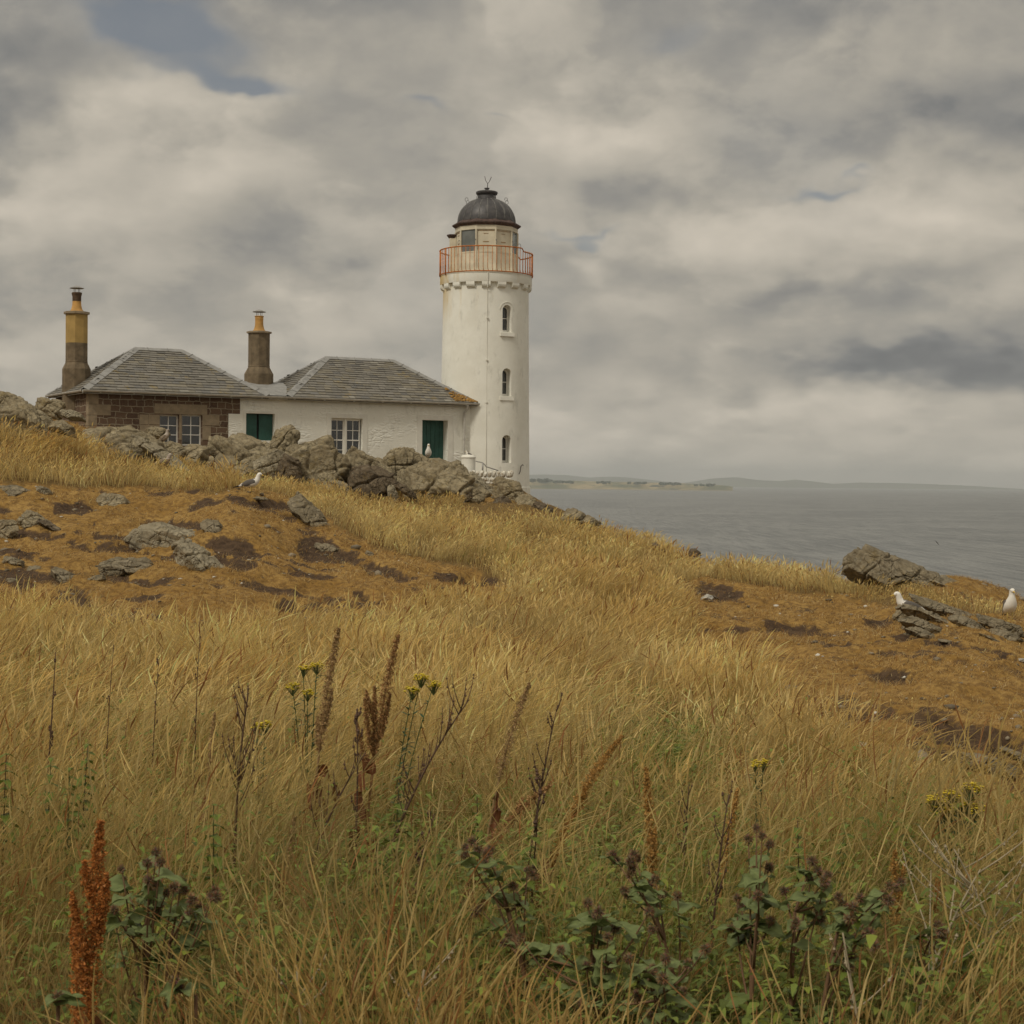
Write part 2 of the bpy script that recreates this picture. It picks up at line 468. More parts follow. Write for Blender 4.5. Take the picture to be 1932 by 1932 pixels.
def height(X, Y, full=False):
    X = np.asarray(X, float); Y = np.asarray(Y, float)
    z = height0(X, Y)
    turf, dirt, hol, px, py = masks(X, Y, z)
    z2 = z - hol
    # steps and tussocks at the rim of the short turf
    p3 = np.stack([X, Y, X * 0], -1)
    rough = fbm(p3 * 3.1, 3, 21)
    z2 = z2 + turf * .06 * rough + turf * .03 * fbm(p3 * 6.5, 2, 23) + (1 - turf) * .05 * np.abs(rough) - dirt * .03
    drop = sstep(Y, 92, 135)
    z2 = z2 * (1 - drop) + (-46) * drop
    if full: return z2, turf, dirt, px, py
    return z2
def gz(x, y): return float(height(np.array([x]), np.array([y]))[0])
def ground_at(px, Y):
    """point on the ground at distance Y straight under picture column px"""
    X = (px - 966) / F * Y
    return Vector((X, Y, gz(X, Y)))
_YS = np.exp(np.linspace(math.log(8), math.log(75), 420))
def ground_hit(x, y):
    d = ray(x, y); k = _YS / d[1]
    X = d[0] * k; Z = d[2] * k
    H = height(X, _YS)
    w = np.where(H >= Z)[0]
    i = w[0] if len(w) else len(_YS) - 1
    return float(_YS[i])

def green_amount(px, py, p3):
    """0..1 how green the growth is (living weeds among the dry grass)"""
    g = np.zeros(px.shape)
    for x, y, rx, ry, a in [(60, 1310, 150, 50, .55), (230, 1330, 130, 40, .5), (60, 1470, 140, 50, .6), (200, 1450, 60, 40, .4), (700, 1640, 300, 130, .5), (1280, 1430, 120, 60, .95),
                            (1230, 1500, 140, 40, .9), (1650, 1500, 200, 60, .5), (640, 1860, 320, 130, .8), (1300, 1850, 380, 150, .95), (1700, 1560, 200, 80, .5),
                            (330, 1850, 140, 110, .7), (60, 1900, 100, 70, .55), (1700, 1900, 250, 120, .6), (900, 1560, 120, 60, .35), (1130, 1055, 60, 20, .3),
                            (960, 1050, 60, 16, .4), (560, 1330, 60, 60, .25), (1800, 1540, 60, 60, .5), (1480, 1500, 120, 60, .4), (300, 1600, 500, 220, .34), (1100, 1650, 600, 180, .36), (1600, 1750, 400, 200, .45), (960, 1330, 500, 70, .16)]:
        g = np.maximum(g, a * np.exp(-(((px - x) / rx) ** 2 + ((py - y) / ry) ** 2)))
    n = fbm(p3 * 1.3, 3, 77) * .5 + .5
    return np.clip(g * (.25 + 1.35 * n), 0, 1)

def ground_material():
    m, g = new_mat('ground_soil')
    oc = g.n('ShaderNodeTexCoord').outputs['Object']
    at = g.n('ShaderNodeAttribute'); at.attribute_name = 'zone'
    sp = g.n('ShaderNodeSeparateColor'); g.put(sp.inputs[0], at.outputs['Color'])
    n1 = g.noise(oc, 1.4, 6, .6); n2 = g.noise(oc, 9, 6, .65); n3 = g.noise(oc, 45, 4, .6)
    thatch = g.mix(g.mr(n2, .3, .7), (.10, .062, .022), (.22, .145, .055))
    turf = g.mix(g.mr(n1, .35, .65), (.29, .168, .045), (.39, .245, .080))
    turf = g.mix(g.mr(n2, .38, .66, 0, .75), turf, (.115, .062, .024))
    turf = g.mix(g.mr(n3, .5, .8, 0, .5), turf, (.34, .22, .08))
    dirt = g.mix(g.mr(n2, .3, .7), (.048, .031, .020), (.115, .074, .044))
    dirt = g.mix(g.mr(n3, .55, .75, 0, .5), dirt, (.12, .075, .04))
    c = g.mix(sp.outputs[1], thatch, turf)
    dm = g.m('ADD', sp.outputs[0], g.m('ADD', g.m('MULTIPLY', g.m('SUBTRACT', n2, .5), 1.5), g.m('MULTIPLY', g.m('SUBTRACT', n1, .5), .7)))
    c = g.mix(g.mr(dm, .24, .74), c, dirt)
    g.put(g.pr.inputs['Base Color'], c); g.put(g.pr.inputs['Roughness'], .95); g.put(g.pr.inputs['Specular IOR Level'], .1)
    b = g.n('ShaderNodeBump'); g.put(b.inputs['Strength'], .8); g.put(b.inputs['Distance'], .05)
    g.put(b.inputs['Height'], g.m('ADD', n2, g.m('MULTIPLY', n3, .5))); g.put(g.pr.inputs['Normal'], b.outputs[0])
    return m
MAT_GROUND = ground_material()

def build_terrain():
    an = np.concatenate([np.linspace(-.95, -.33, 40)[:-1], np.linspace(-.33, .33, 460), np.linspace(.33, .95, 40)[1:]])
    yn = np.concatenate([np.linspace(-8, 2, 14)[:-1], np.exp(np.linspace(math.log(2), math.log(70), 430)), np.linspace(70, 150, 50)[1:]])
    YY, AA = np.meshgrid(yn, an, indexing='ij')
    sc = np.where(YY > 8, YY, 8 * 1.0 + 0 * YY); XX = AA * np.maximum(sc, 8)
    Z, turf, dirt, px, py = height(XX, YY, True)
    V = np.stack([XX, YY, Z], -1).reshape(-1, 3)
    nr, nc = XX.shape
    i = np.arange(nr - 1)[:, None] * nc + np.arange(nc - 1)[None]
    Q = np.stack([i, i + 1, i + nc + 1, i + nc], -1).reshape(-1, 4)
    zone = np.stack([dirt.ravel(), turf.ravel(), turf.ravel() * 0], -1)
    me = np_mesh('terrain', V, quads=Q, smooth=True, cols=zone, attr='zone')
    tag(link_mesh('ground', me, MAT_GROUND), 'dry island hillside sloping from the left down to the sea', kind='structure')
build_terrain()

# ------------------------------------------------------------------ sea, far shore, hills
SEA = -40.0
def sea_material():
    m, g = new_mat('sea_water')
    geo = g.n('ShaderNodeNewGeometry').outputs['Position']
    pos = g.v('MULTIPLY', geo, (1.0, 0.55, 1.0))
    n1 = g.noise(g.v('MULTIPLY', geo, (1.0, .30, 1.0)), .06, 5, .65); n2 = g.noise(g.v('MULTIPLY', geo, (1.0, .22, 1.0)), .30, 4, .65); n3 = g.noise(pos, .008, 4, .6)
    strk = g.noise(g.v('MULTIPLY', geo, (.17, .011, 1.0)), 1.0, 4, .6)
    g.put(g.pr.inputs['Base Color'], g.mix(g.mr(g.m('ADD', g.m('MULTIPLY', n3, .4), g.m('MULTIPLY', strk, .6)), .40, .60), (.115, .122, .120), (.225, .230, .218)))
    g.put(g.pr.inputs['Roughness'], .32); g.put(g.pr.inputs['IOR'], 1.33)
    g.put(g.pr.inputs['Specular IOR Level'], .5)
    b = g.n('ShaderNodeBump'); g.put(b.inputs['Strength'], 1.0); g.put(b.inputs['Distance'], 5.0)
    g.put(b.inputs['Height'], g.m('ADD', g.m('ADD', g.m('MULTIPLY', n1, 1.0), g.m('MULTIPLY', strk, 2.2)), g.m('MULTIPLY', n2, .8))); g.put(g.pr.inputs['Normal'], b.outputs[0])
    return m
def build_sea():
    ys = np.concatenate([[-4000, 0], np.exp(np.linspace(math.log(100), math.log(40000), 40))])
    V, Q = [], []
    for y in ys: 
        for x in np.linspace(-1, 1, 9): V.append((x * (max(y, 0) * .9 + 4000), y, SEA))
    for i in range(len(ys) - 1):
        for k in range(8): Q.append((i * 9 + k, i * 9 + k + 1, i * 9 + k + 10, i * 9 + k + 9))
    tag(link_mesh('sea', np_mesh('sea', V, quads=Q), sea_material()), 'calm grey sea reaching to the horizon', kind='structure')
build_sea()

def ridge_land(name, ctrl, Y, depth, mat, seed, rough, label):
    """a strip of land: ctrl = (px x, px y of its skyline); real depth behind the shore, rounded cross-section"""
    xs = np.linspace(ctrl[0][0], ctrl[-1][0], 420)
    ys = np.interp(xs, [c[0] for c in ctrl], [c[1] for c in ctrl])
    X = (xs - 966) / F * Y
    top = np.array([P(a, b, Y)[2] for a, b in zip(xs, ys)])
    hgt = np.maximum(top - SEA, 0.0)
    hgt = hgt * (1 + rough * fbm(np.stack([X / 900, X * 0, X * 0], -1), 5, seed))
    rows = [(-.5, -.05), (-.42, .12), (-.3, .45), (-.15, .8), (0, 1.0), (.3, .8), (.5, -.1)]
    V = []
    for t, f in rows:
        n = 1 + .25 * fbm(np.stack([X / 400, X * 0 + t * 9, X * 0], -1), 4, seed + 3)
        zz = SEA - 2 + (hgt + 2) * f * (n if 0 < f < 1 else 1)
        V.append(np.stack([X * (1 + t * depth / Y), X * 0 + Y + t * depth, zz], -1))
    V = np.concatenate(V); n = len(xs)
    Q = [(r * n + k, r * n + k + 1, (r + 1) * n + k + 1, (r + 1) * n + k) for r in range(len(rows) - 1) for k in range(n - 1)]
    return tag(link_mesh(name, np_mesh(name, V, quads=np.array(Q), smooth=True), mat), label, kind='structure')
def far_mats():
    m, g = new_mat('far_fields')
    geo = g.n('ShaderNodeNewGeometry').outputs['Position']
    sp = g.n('ShaderNodeSeparateXYZ'); g.put(sp.inputs[0], geo)
    n1 = g.noise(g.v('MULTIPLY', geo, (.004, .0016, .02)), 1.0, 4, .6)
    c = g.mix(g.mr(n1, .42, .58, smooth=False), (.10, .11, .05), (.34, .27, .14))
    c = g.mix(g.mr(g.noise(g.v('MULTIPLY', geo, (.012, .004, .05)), 1., 3, .6), .56, .64), c, (.035, .05, .03))
    c = g.mix(g.mr(sp.outputs[2], SEA + 3, SEA + 7), (.22, .19, .14), c)
    g.put(g.pr.inputs['Base Color'], c); g.put(g.pr.inputs['Roughness'], .95)
    m2 = simple('far_hill', (.10, .11, .07), .95, .3, .0004)
    return m, m2
M_FIELD, M_HILL = far_mats()
ridge_land('far_hills', [(-600, 893), (200, 890), (900, 898), (1010, 897), (1060, 896), (1110, 901), (1160, 898), (1210, 903), (1260, 909), (1290, 911), (1340, 903), (1390, 901),
            (1440, 906), (1470, 907), (1500, 904), (1540, 908), (1570, 912), (1620, 909), (1700, 911), (1800, 915), (1900, 921), (2000, 926), (2600, 930)],
           27000, 4000, M_HILL, 5, .12, 'pale blue range of hills on the horizon')
ridge_land('far_shore', [(-600, 895), (600, 900), (990, 905), (1050, 907), (1120, 908.5), (1200, 909.5), (1300, 911.5), (1350, 914), (1372, 916), (1382, 918)],
           11000, 1500, M_FIELD, 15, .10, 'low strip of fields and dark trees across the water')
def far_woods():
    """belts of trees along the far shore"""
    m = simple('far_wood', (.035, .048, .028), .95, .3, .01)
    V, T = [], []
    r = random.Random(4)
    for x0, x1, y, nn, hh in ((1000, 1040, 905, 60, 14), (1040, 1080, 907, 40, 6), (1125, 1150, 908.5, 20, 6), (1185, 1220, 909.3, 24, 5), (1245, 1285, 911, 40, 9), (1310, 1350, 913, 20, 5)):
        for k in range(nn):
            px = r.uniform(x0, x1); Y = 10800 + r.uniform(-300, 300)
            q = P(px, y + r.uniform(0, 2), Y); s = r.uniform(6, 14); h = hh * r.uniform(.1, .85)
            o = len(V)
            for j in range(6):
                a = j * PI / 3; V.append((q[0] + s * math.cos(a), q[1] + s * math.sin(a), q[2] - 10)); 
            for j in range(6):
                a = j * PI / 3; V.append((q[0] + s * .9 * math.cos(a) + r.uniform(-2, 2), q[1] + s * .9 * math.sin(a), q[2] + h * r.uniform(.4, .7)))
            V.append((q[0], q[1], q[2] + h))
            for j in range(6):
                j2 = (j + 1) % 6
                T += [(o + j, o + j2, o + 6 + j2), (o + j, o + 6 + j2, o + 6 + j), (o + 6 + j, o + 6 + j2, o + 12)]
    tag(link_mesh('far_woodland', np_mesh('far_woodland', V, tris=T), m), 'dark belt of trees along the far shore', 'woodland', kind='stuff')
far_woods()

# thin sea air between here and the far shore
def haze():
    me = MB().box(-36000, 36000, -4200, 41000, SEA - 1.5, 320).build('haze')
    m = bpy.data.materials.new('sea_air'); m.use_nodes = True; t = m.node_tree; t.nodes.clear()
    pv = t.nodes.new('ShaderNodeVolumePrincipled'); out = t.nodes.new('ShaderNodeOutputMaterial')
    pv.inputs['Color'].default_value = (.93, .98, 1.0, 1)
    pv.inputs['Density'].default_value = HAZE
    pv.inputs['Anisotropy'].default_value = 0.1
    t.links.new(pv.outputs[0], out.inputs['Volume'])
    me.data.materials.append(m)
    tag(me, 'thin pale sea haze', 'haze', kind='stuff')
    return me
HAZE = 5.0e-5
haze()

# ------------------------------------------------------------------ building materials
def mat_whitewash(name, tower=False):
    m, g = new_mat(name)
    oc = g.n('ShaderNodeTexCoord').outputs['Object']
    n1 = g.noise(oc, 1.1, 6, .65); n2 = g.noise(oc, 7, 6, .7); n3 = g.noise(g.v('MULTIPLY', oc, (1, 1, .45)), 3.0, 6, .7)
    c = g.mix(g.mr(n1, .32, .68), (.80, .785, .70), (.88, .87, .79))
    c = g.mix(g.mr(n3, .54, .70, 0, .45), c, (.50, .49, .43))
    c = g.mix(g.mr(n2, .66, .74, 0, .35), c, (.42, .40, .34))
    if tower:
        sp = g.n('ShaderNodeSeparateXYZ'); g.put(sp.inputs[0], oc)
        ang = g.m('ARCTAN2', sp.outputs[0], g.m('MULTIPLY', sp.outputs[1], -1.0))
        st = g.noise(g.comb(g.m('MULTIPLY', ang, 3.2), 0.0, g.m('MULTIPLY', sp.outputs[2], .28)), 2.2, 4, .6)
        top = g.mr(sp.outputs[2], 5.6, 8.0, 0, 1)
        left = g.mr(ang, -1.35, -.75, 1, 0)
        left2 = g.mr(ang, -1.0, -.3, .55, .12)
        f = g.m('MULTIPLY', top, g.m('ADD', left, g.m('MULTIPLY', g.mr(st, .52, .62), left2)), clamp=True)
        c = g.mix(g.m('MULTIPLY', f, .8), c, (.60, .40, .10))
        # dark weathering streaks on the seaward side
        n4 = g.noise(g.comb(g.m('MULTIPLY', ang, 5.0), 0.0, g.m('MULTIPLY', sp.outputs[2], .5)), 2.0, 6, .75)
        c = g.mix(g.m('MULTIPLY', g.mr(n4, .60, .70), g.mr(ang, -.2, 1.0, .15, .5)), c, (.36, .35, .31))
    g.put(g.pr.inputs['Base Color'], c); g.put(g.pr.inputs['Roughness'], .85); g.put(g.pr.inputs['Specular IOR Level'], .25)
    b = g.n('ShaderNodeBump'); g.put(b.inputs['Strength'], .5)
    if tower:
        g.put(b.inputs['Distance'], .012)
        g.put(b.inputs['Height'], g.m('ADD', g.noise(oc, 2.6, 4, .55), g.m('MULTIPLY', n2, .4)))
    else:
        st = g.v('MULTIPLY', oc, (3.0, 3.0, 8.5))
        wv = g.v('ADD', st, g.v('SCALE', g.v('SUBTRACT', g.noise(oc, 2.5, 3, col=True), (.5, .5, .5)), .9))
        v = g.vor(wv, 1.0, 'DISTANCE_TO_EDGE')
        g.put(b.inputs['Strength'], .7); g.put(b.inputs['Distance'], .02)
        g.put(b.inputs['Height'], g.m('ADD', g.m('MULTIPLY', g.mr(v, 0, .2), g.mr(n1, .42, .62)), g.m('MULTIPLY', n2, .3)))
    g.put(g.pr.inputs['Normal'], b.outputs[0])
    return m
M_TOWER = mat_whitewash('tower_whitewash', True)
M_WHITE = mat_whitewash('wall_whitewash')
M_TRIMW = simple('white_paint', (.76, .74, .66), .55, .05, 4, .1, 20)
M_SASH = simple('sash_paint', (.82, .80, .74), .4, .04)
M_GREEN = simple('green_paint', (.030, .090, .072), .45, .18, 3, .2, 12)
M_GUTTER = simple('gutter_iron', (.52, .50, .45), .55, .15, 5)
M_LEAD = simple('lead_flashing', (.27, .265, .25), .6, .18, 4, .3, 8)
M_RUST = simple('rusted_rail', (.46, .155, .036), .8, .35, 12, .2, 60)
M_CREAM = simple('cream_paint', (.66, .60, .46), .6, .10, 3, .15, 14)
M_DARKMETAL = simple('dark_metal', (.055, .05, .048), .55, .3, 8, metal=.3)
M_STEEL = simple('grey_steel', (.32, .31, .29), .5, .1, metal=.4)
def mat_glass_pane():
    m, g = new_mat('window_glass')
    g.put(g.pr.inputs['Base Color'], (.018, .020, .022)); g.put(g.pr.inputs['Roughness'], .06)
    g.put(g.pr.inputs['Specular IOR Level'], .9)
    return m
M_GLASS = mat_glass_pane()
def mat_blind():
    m, g = new_mat('lantern_glass')
    oc = g.n('ShaderNodeTexCoord').outputs['Object']
    g.put(g.pr.inputs['Base Color'], g.mix(g.mr(g.noise(oc, 3, 4), .3, .7), (.13, .14, .13), (.19, .20, .19)))
    g.put(g.pr.inputs['Roughness'], .25); return m
M_BLIND = mat_blind()
def mat_rubble():
    m, g = new_mat('brown_rubble_stone')
    oc = g.n('ShaderNodeTexCoord').outputs['Object']
    sp = g.n('ShaderNodeSeparateXYZ'); g.put(sp.inputs[0], oc)
    u = g.m('ADD', sp.outputs[0], sp.outputs[1])
    wob = g.noise(oc, 1.6, 2, .5)
    w2 = g.noise(oc, 6, 3, .5)
    vec = g.comb(g.m('ADD', u, g.m('MULTIPLY', w2, .16)), g.m('ADD', g.m('ADD', sp.outputs[2], g.m('MULTIPLY', wob, .12)), g.m('MULTIPLY', w2, .07)), 0.0)
    br = g.n('ShaderNodeTexBrick'); g.put(br.inputs['Vector'], vec)
    br.offset = .43; br.squash = .72; br.squash_frequency = 3
    g.put(br.inputs['Scale'], 1.0); g.put(br.inputs['Brick Width'], .40); g.put(br.inputs['Row Height'], .215)
    g.put(br.inputs['Mortar Size'], .014); g.put(br.inputs['Mortar Smooth'], .3)
    g.put(br.inputs['Color1'], (.085, .052, .038)); g.put(br.inputs['Color2'], (.155, .100, .068)); g.put(br.inputs['Mortar'], (.33, .28, .20))
    n = g.noise(oc, 11, 5, .65)
    c = g.mix(g.mr(n, .35, .75, 0, .5), br.outputs['Color'], (.20, .145, .095))
    c = g.mix(g.m('MULTIPLY', br.outputs['Fac'], .8), c, (.33, .28, .20))
    g.put(g.pr.inputs['Base Color'], c); g.put(g.pr.inputs['Roughness'], .9); g.put(g.pr.inputs['Specular IOR Level'], .15)
    b = g.n('ShaderNodeBump'); g.put(b.inputs['Strength'], .8); g.put(b.inputs['Distance'], .02)
    g.put(b.inputs['Height'], g.m('ADD', g.m('MULTIPLY', br.outputs['Fac'], -1.0), g.m('MULTIPLY', n, .6))); g.put(g.pr.inputs['Normal'], b.outputs[0])
    return m
M_RUBBLE = mat_rubble()
M_ASHLAR = simple('pale_sandstone', (.285, .225, .150), .9, .16, 5, .3, 18)
M_STACK = simple('sooty_sandstone', (.165, .125, .078), .9, .30, 4, .3, 14)
M_RENDER = simple('ochre_render', (.40, .27, .095), .85, .12, 3, .2, 20)
M_POT = simple('clay_pot', (.50, .28, .085), .75, .20, 4)
M_POT_SOOT = simple('sooty_clay', (.10, .065, .04), .85, .3, 8)
def mat_slate():
    m, g = new_mat('roof_slate')
    at = g.n('ShaderNodeAttribute'); at.attribute_name = 'Col'
    oc = g.n('ShaderNodeTexCoord').outputs['Object']
    c = g.mix(g.mr(g.noise(oc, 14, 5, .7), .5, .75, 0, .45), at.outputs['Color'], (.30, .28, .22))
    c = g.mix(g.mr(g.m('ADD', g.noise(oc, 1.7, 4, .6), g.m('MULTIPLY', g.noise(oc, 9, 3), .35)), .79, .88, 0, .6), c, (.26, .19, .06))
    g.put(g.pr.inputs['Base Color'], c); g.put(g.pr.inputs['Roughness'], .75); g.put(g.pr.inputs['Specular IOR Level'], .3)
    return m
M_SLATE = mat_slate()
M_MOSS = simple('orange_moss', (.33, .19, .055), .95, .25, 9, .5, 30)

# ------------------------------------------------------------------ cottages: one frame, local x along the front, y away from the viewer
HA, HTH, HW = np.array([-14.39, 56.917]), 0.511, 4.785
E1 = np.array([math.cos(HTH), math.sin(HTH)]); E2 = np.array([-E1[1], E1[0]])
def pl(x, y, t):
    """picture point -> (s, z) on the vertical plane a distance t behind the front eaves"""
    d = ray(x, y); k = (E2 @ HA + t) / (E2 @ d[:2]); p = d * k
    return float((p[:2] - HA) @ E1), float(p[2])
def ps(x, y, s):
    """picture point -> (t, z) on the end-wall plane at s"""
    d = ray(x, y); k = (E1 @ HA + s) / (E1 @ d[:2]); p = d * k
    return float((p[:2] - HA) @ E2), float(p[2])
TF = 0.22                     # wall face behind the eaves line
ZE = 3.0
S1, S2, SR = 6.576, 7.294, 14.95
ZR = 4.62

def wall_cells(mb, s0, s1, z0, z1, openings, t, dep):
    """front wall surface on plane y=t with rectangular openings and their reveals; openings (sa,sb,za,zb,depth)"""
    ss = sorted({s0, s1, *[min(max(v, s0), s1) for o in openings for v in o[:2]]})
    zs = sorted({z0, z1, *[min(max(v, z0), z1) for o in openings for v in o[2:4]]})
    for a, b in zip(ss[:-1], ss[1:]):
        for c, d in zip(zs[:-1], zs[1:]):
            cx, cz = (a + b) / 2, (c + d) / 2
            if any(o[0] < cx < o[1] and o[2] < cz < o[3] for o in openings): continue
            mb.add([(a, t, c), (b, t, c), (b, t, d), (a, t, d)], [(0, 1, 2, 3)])
    for sa, sb, za, zb, dp in openings:
        if sa < s0 - 1e-6 or sb > s1 + 1e-6: continue
        q = [(sa, t, za), (sb, t, za), (sb, t, zb), (sa, t, zb), (sa, t + dp, za), (sb, t + dp, za), (sb, t + dp, zb), (sa, t + dp, zb)]
        mb.add(q, [(0, 4, 5, 1), (1, 5, 6, 2), (2, 6, 7, 3), (3, 7, 4, 0)])

def sash_window(parent, sa, sb, za, zb, t, cols, rows, name='window', bar=.022, frame=.045, meeting=None):
    """white sash frame with bars; glass is its sub-part"""
    mb = MB()
    mb.box(sa, sb, t - .03, t + .03, za, za + frame * 1.3); mb.box(sa, sb, t - .03, t + .03, zb - frame, zb)
    mb.box(sa, sa + frame, t - .03, t + .03, za + frame * 1.3, zb - frame); mb.box(sb - frame, sb, t - .03, t + .03, za + frame * 1.3, zb - frame)
    a, b, c, d = sa + frame, sb - frame, za + frame * 1.3, zb - frame
    for k in range(1, cols):
        x = a + (b - a) * k / cols; mb.box(x - bar / 2, x + bar / 2, t - .022, t + .015, c, d)
    for k in range(1, rows):
        z = d - (d - c) * k / rows; w = bar if meeting != k else bar * 1.9
        mb.box(a, b, t - (.024 if meeting != k else .034), t + .012, z - w / 2, z + w / 2)
    o = mb.build(name, M_SASH, parent)
    g = MB(); g.box(a - .005, b + .005, t + .004, t + .010, c - .005, d + .005)
    g.build('glass', M_GLASS, o)
    return o

def hip_roof(parent, sa, sb, W, zr, seed, dz=0.0):
    """solid hipped deck + rows of single slates + lead ridge and hips"""
    i = W / 2
    lft, rgt = sa, sb
    c = [Vector((lft, 0, ZE)), Vector((rgt, 0, ZE)), Vector((rgt, W, ZE)), Vector((lft, W, ZE))]
    r0, r1 = Vector((lft + i * 1.03, i, zr)), Vector((rgt - i * (1.0), i, zr))
    deck = MB(); dn = Vector((0, 0, -.04))
    vs = [v + dn for v in c] + [v + Vector((0, 0, -.12)) for v in c] + [r0 + dn, r1 + dn]
    deck.add(vs, [(0, 1, 9, 8), (1, 2, 9), (2, 3, 8, 9), (3, 0, 8), (0, 4, 5, 1), (1, 5, 6, 2), (2, 6, 7, 3), (3, 7, 4, 0), (4, 7, 6, 5)])
    roof = deck.build('roof', M_SLATE, parent)
    ca = roof.data.color_attributes.new('Col', 'FLOAT_COLOR', 'POINT')
    ca.data.foreach_set('color', np.tile(np.array([.10, .10, .095, 1], np.float32), len(roof.data.vertices)))
    r = random.Random(seed)
    sl = MB()
    faces = [(c[0], c[1], r0, r1), (c[1], c[2], r1, r1), (c[2], c[3], r1, r0), (c[3], c[0], r0, r0)]
    for p0, p1, q0, q1 in faces:
        nrm = (p1 - p0).cross((q0 + q1) / 2 - p0).normalized()
        if nrm.z < 0: nrm = -nrm
        base = (p1 - p0).normalized()
        up = nrm.cross(base).normalized()
        if up.z < 0: up = -up
        H = (q0 - p0).dot(up)
        L0 = (p1 - p0).length
        xa, xb = (q0 - p0).dot(base), (q1 - p0).dot(base)
        h = -0.03; row = 0
        while h < H - .05:
            expo = .185 - .05 * (h / H)
            f = max(h, 0) / H
            x0 = xa * f; x1 = L0 + (xb - L0) * f
            x = x0 - r.random() * .15
            while x < x1:
                w = r.uniform(.22, .38)
                a, b = max(x, x0), min(x + w, x1)
                if b - a > .03:
                    e = r.uniform(-.006, .006); lift = r.uniform(.030, .048)
                    g_ = .003
                    # follow the hip line at the ends of the course
                    f2 = min((h + expo * 1.5) / H, 1)
                    a2 = max(a, xa * f2) if a <= x0 + 1e-6 else a; b2 = min(b, L0 + (xb - L0) * f2) if b >= x1 - 1e-6 else b
                    if b2 - a2 < .01: b2 = a2 = (a2 + b2) / 2
                    P0 = p0 + base * (a + g_) + up * (h + e) + nrm * lift
                    P1 = p0 + base * (b - g_) + up * (h + e + r.uniform(-.004, .004)) + nrm * (lift + r.uniform(-.004, .004))
                    P2 = p0 + base * (b2 - g_) + up * min(h + expo * 1.5, H) + nrm * .004
                    P3 = p0 + base * (a2 + g_) + up * min(h + expo * 1.5, H) + nrm * .004
                    t_ = r.random(); v_ = r.uniform(.84, 1.16)
                    base_c = (.185, .172, .148) if t_ < .60 else ((.20, .18, .14) if t_ < .86 else ((.145, .14, .13) if t_ < .96 else (.25, .235, .20)))
                    cc = tuple(k * v_ for k in base_c)
                    dn_ = -nrm * (lift + .01)
                    sl.add([P0, P1, P2, P3, P0 + dn_, P1 + dn_], [(0, 1, 2, 3), (4, 5, 1, 0)], cc)
                x += w
            h += expo; row += 1
    o = sl.build('slates', M_SLATE, roof)
    fl = MB(); cl = fl
    def norm_of(pa, pb, pc):
        n = (pb - pa).cross(pc - pa).normalized()
        return n if n.z > 0 else -n
    nF = norm_of(c[0], c[1], r0); nB = norm_of(c[2], c[3], r0); nL = norm_of(c[3], c[0], r0); nR = norm_of(c[1], c[2], r1)
    for p, q, n1, n2, wd in ((r0, r1, nF, nB, .15), (c[0], r0, nF, nL, .17), (c[3], r0, nB, nL, .17), (c[1], r1, nF, nR, .17), (c[2], r1, nB, nR, .17)):
        d = (q - p).normalized()
        mid = ((n1 + n2) / 2).normalized() * .055
        for n in (n1, n2):
            w = n.cross(d).normalized()
            if w.z > 0: w = -w
            hv = n * .042
            vs = [p + mid, q + mid, q + w * wd + hv, p + w * wd + hv, q + w * wd, p + w * wd]
            fl.add(vs, [(0, 1, 2, 3), (3, 2, 4, 5)])
            k = .45; Ln = (q - p).length
            while k < Ln - .1:
                pp = p + d * k
                cl.tube([pp + mid * 1.15, pp + w * (wd + .01) + hv * 1.3 + Vector((0, 0, -.0))], .014, 5)
                k += .72
    fo = fl.build('ridge_flashing', M_LEAD, roof)
    return roof, (r0, r1)

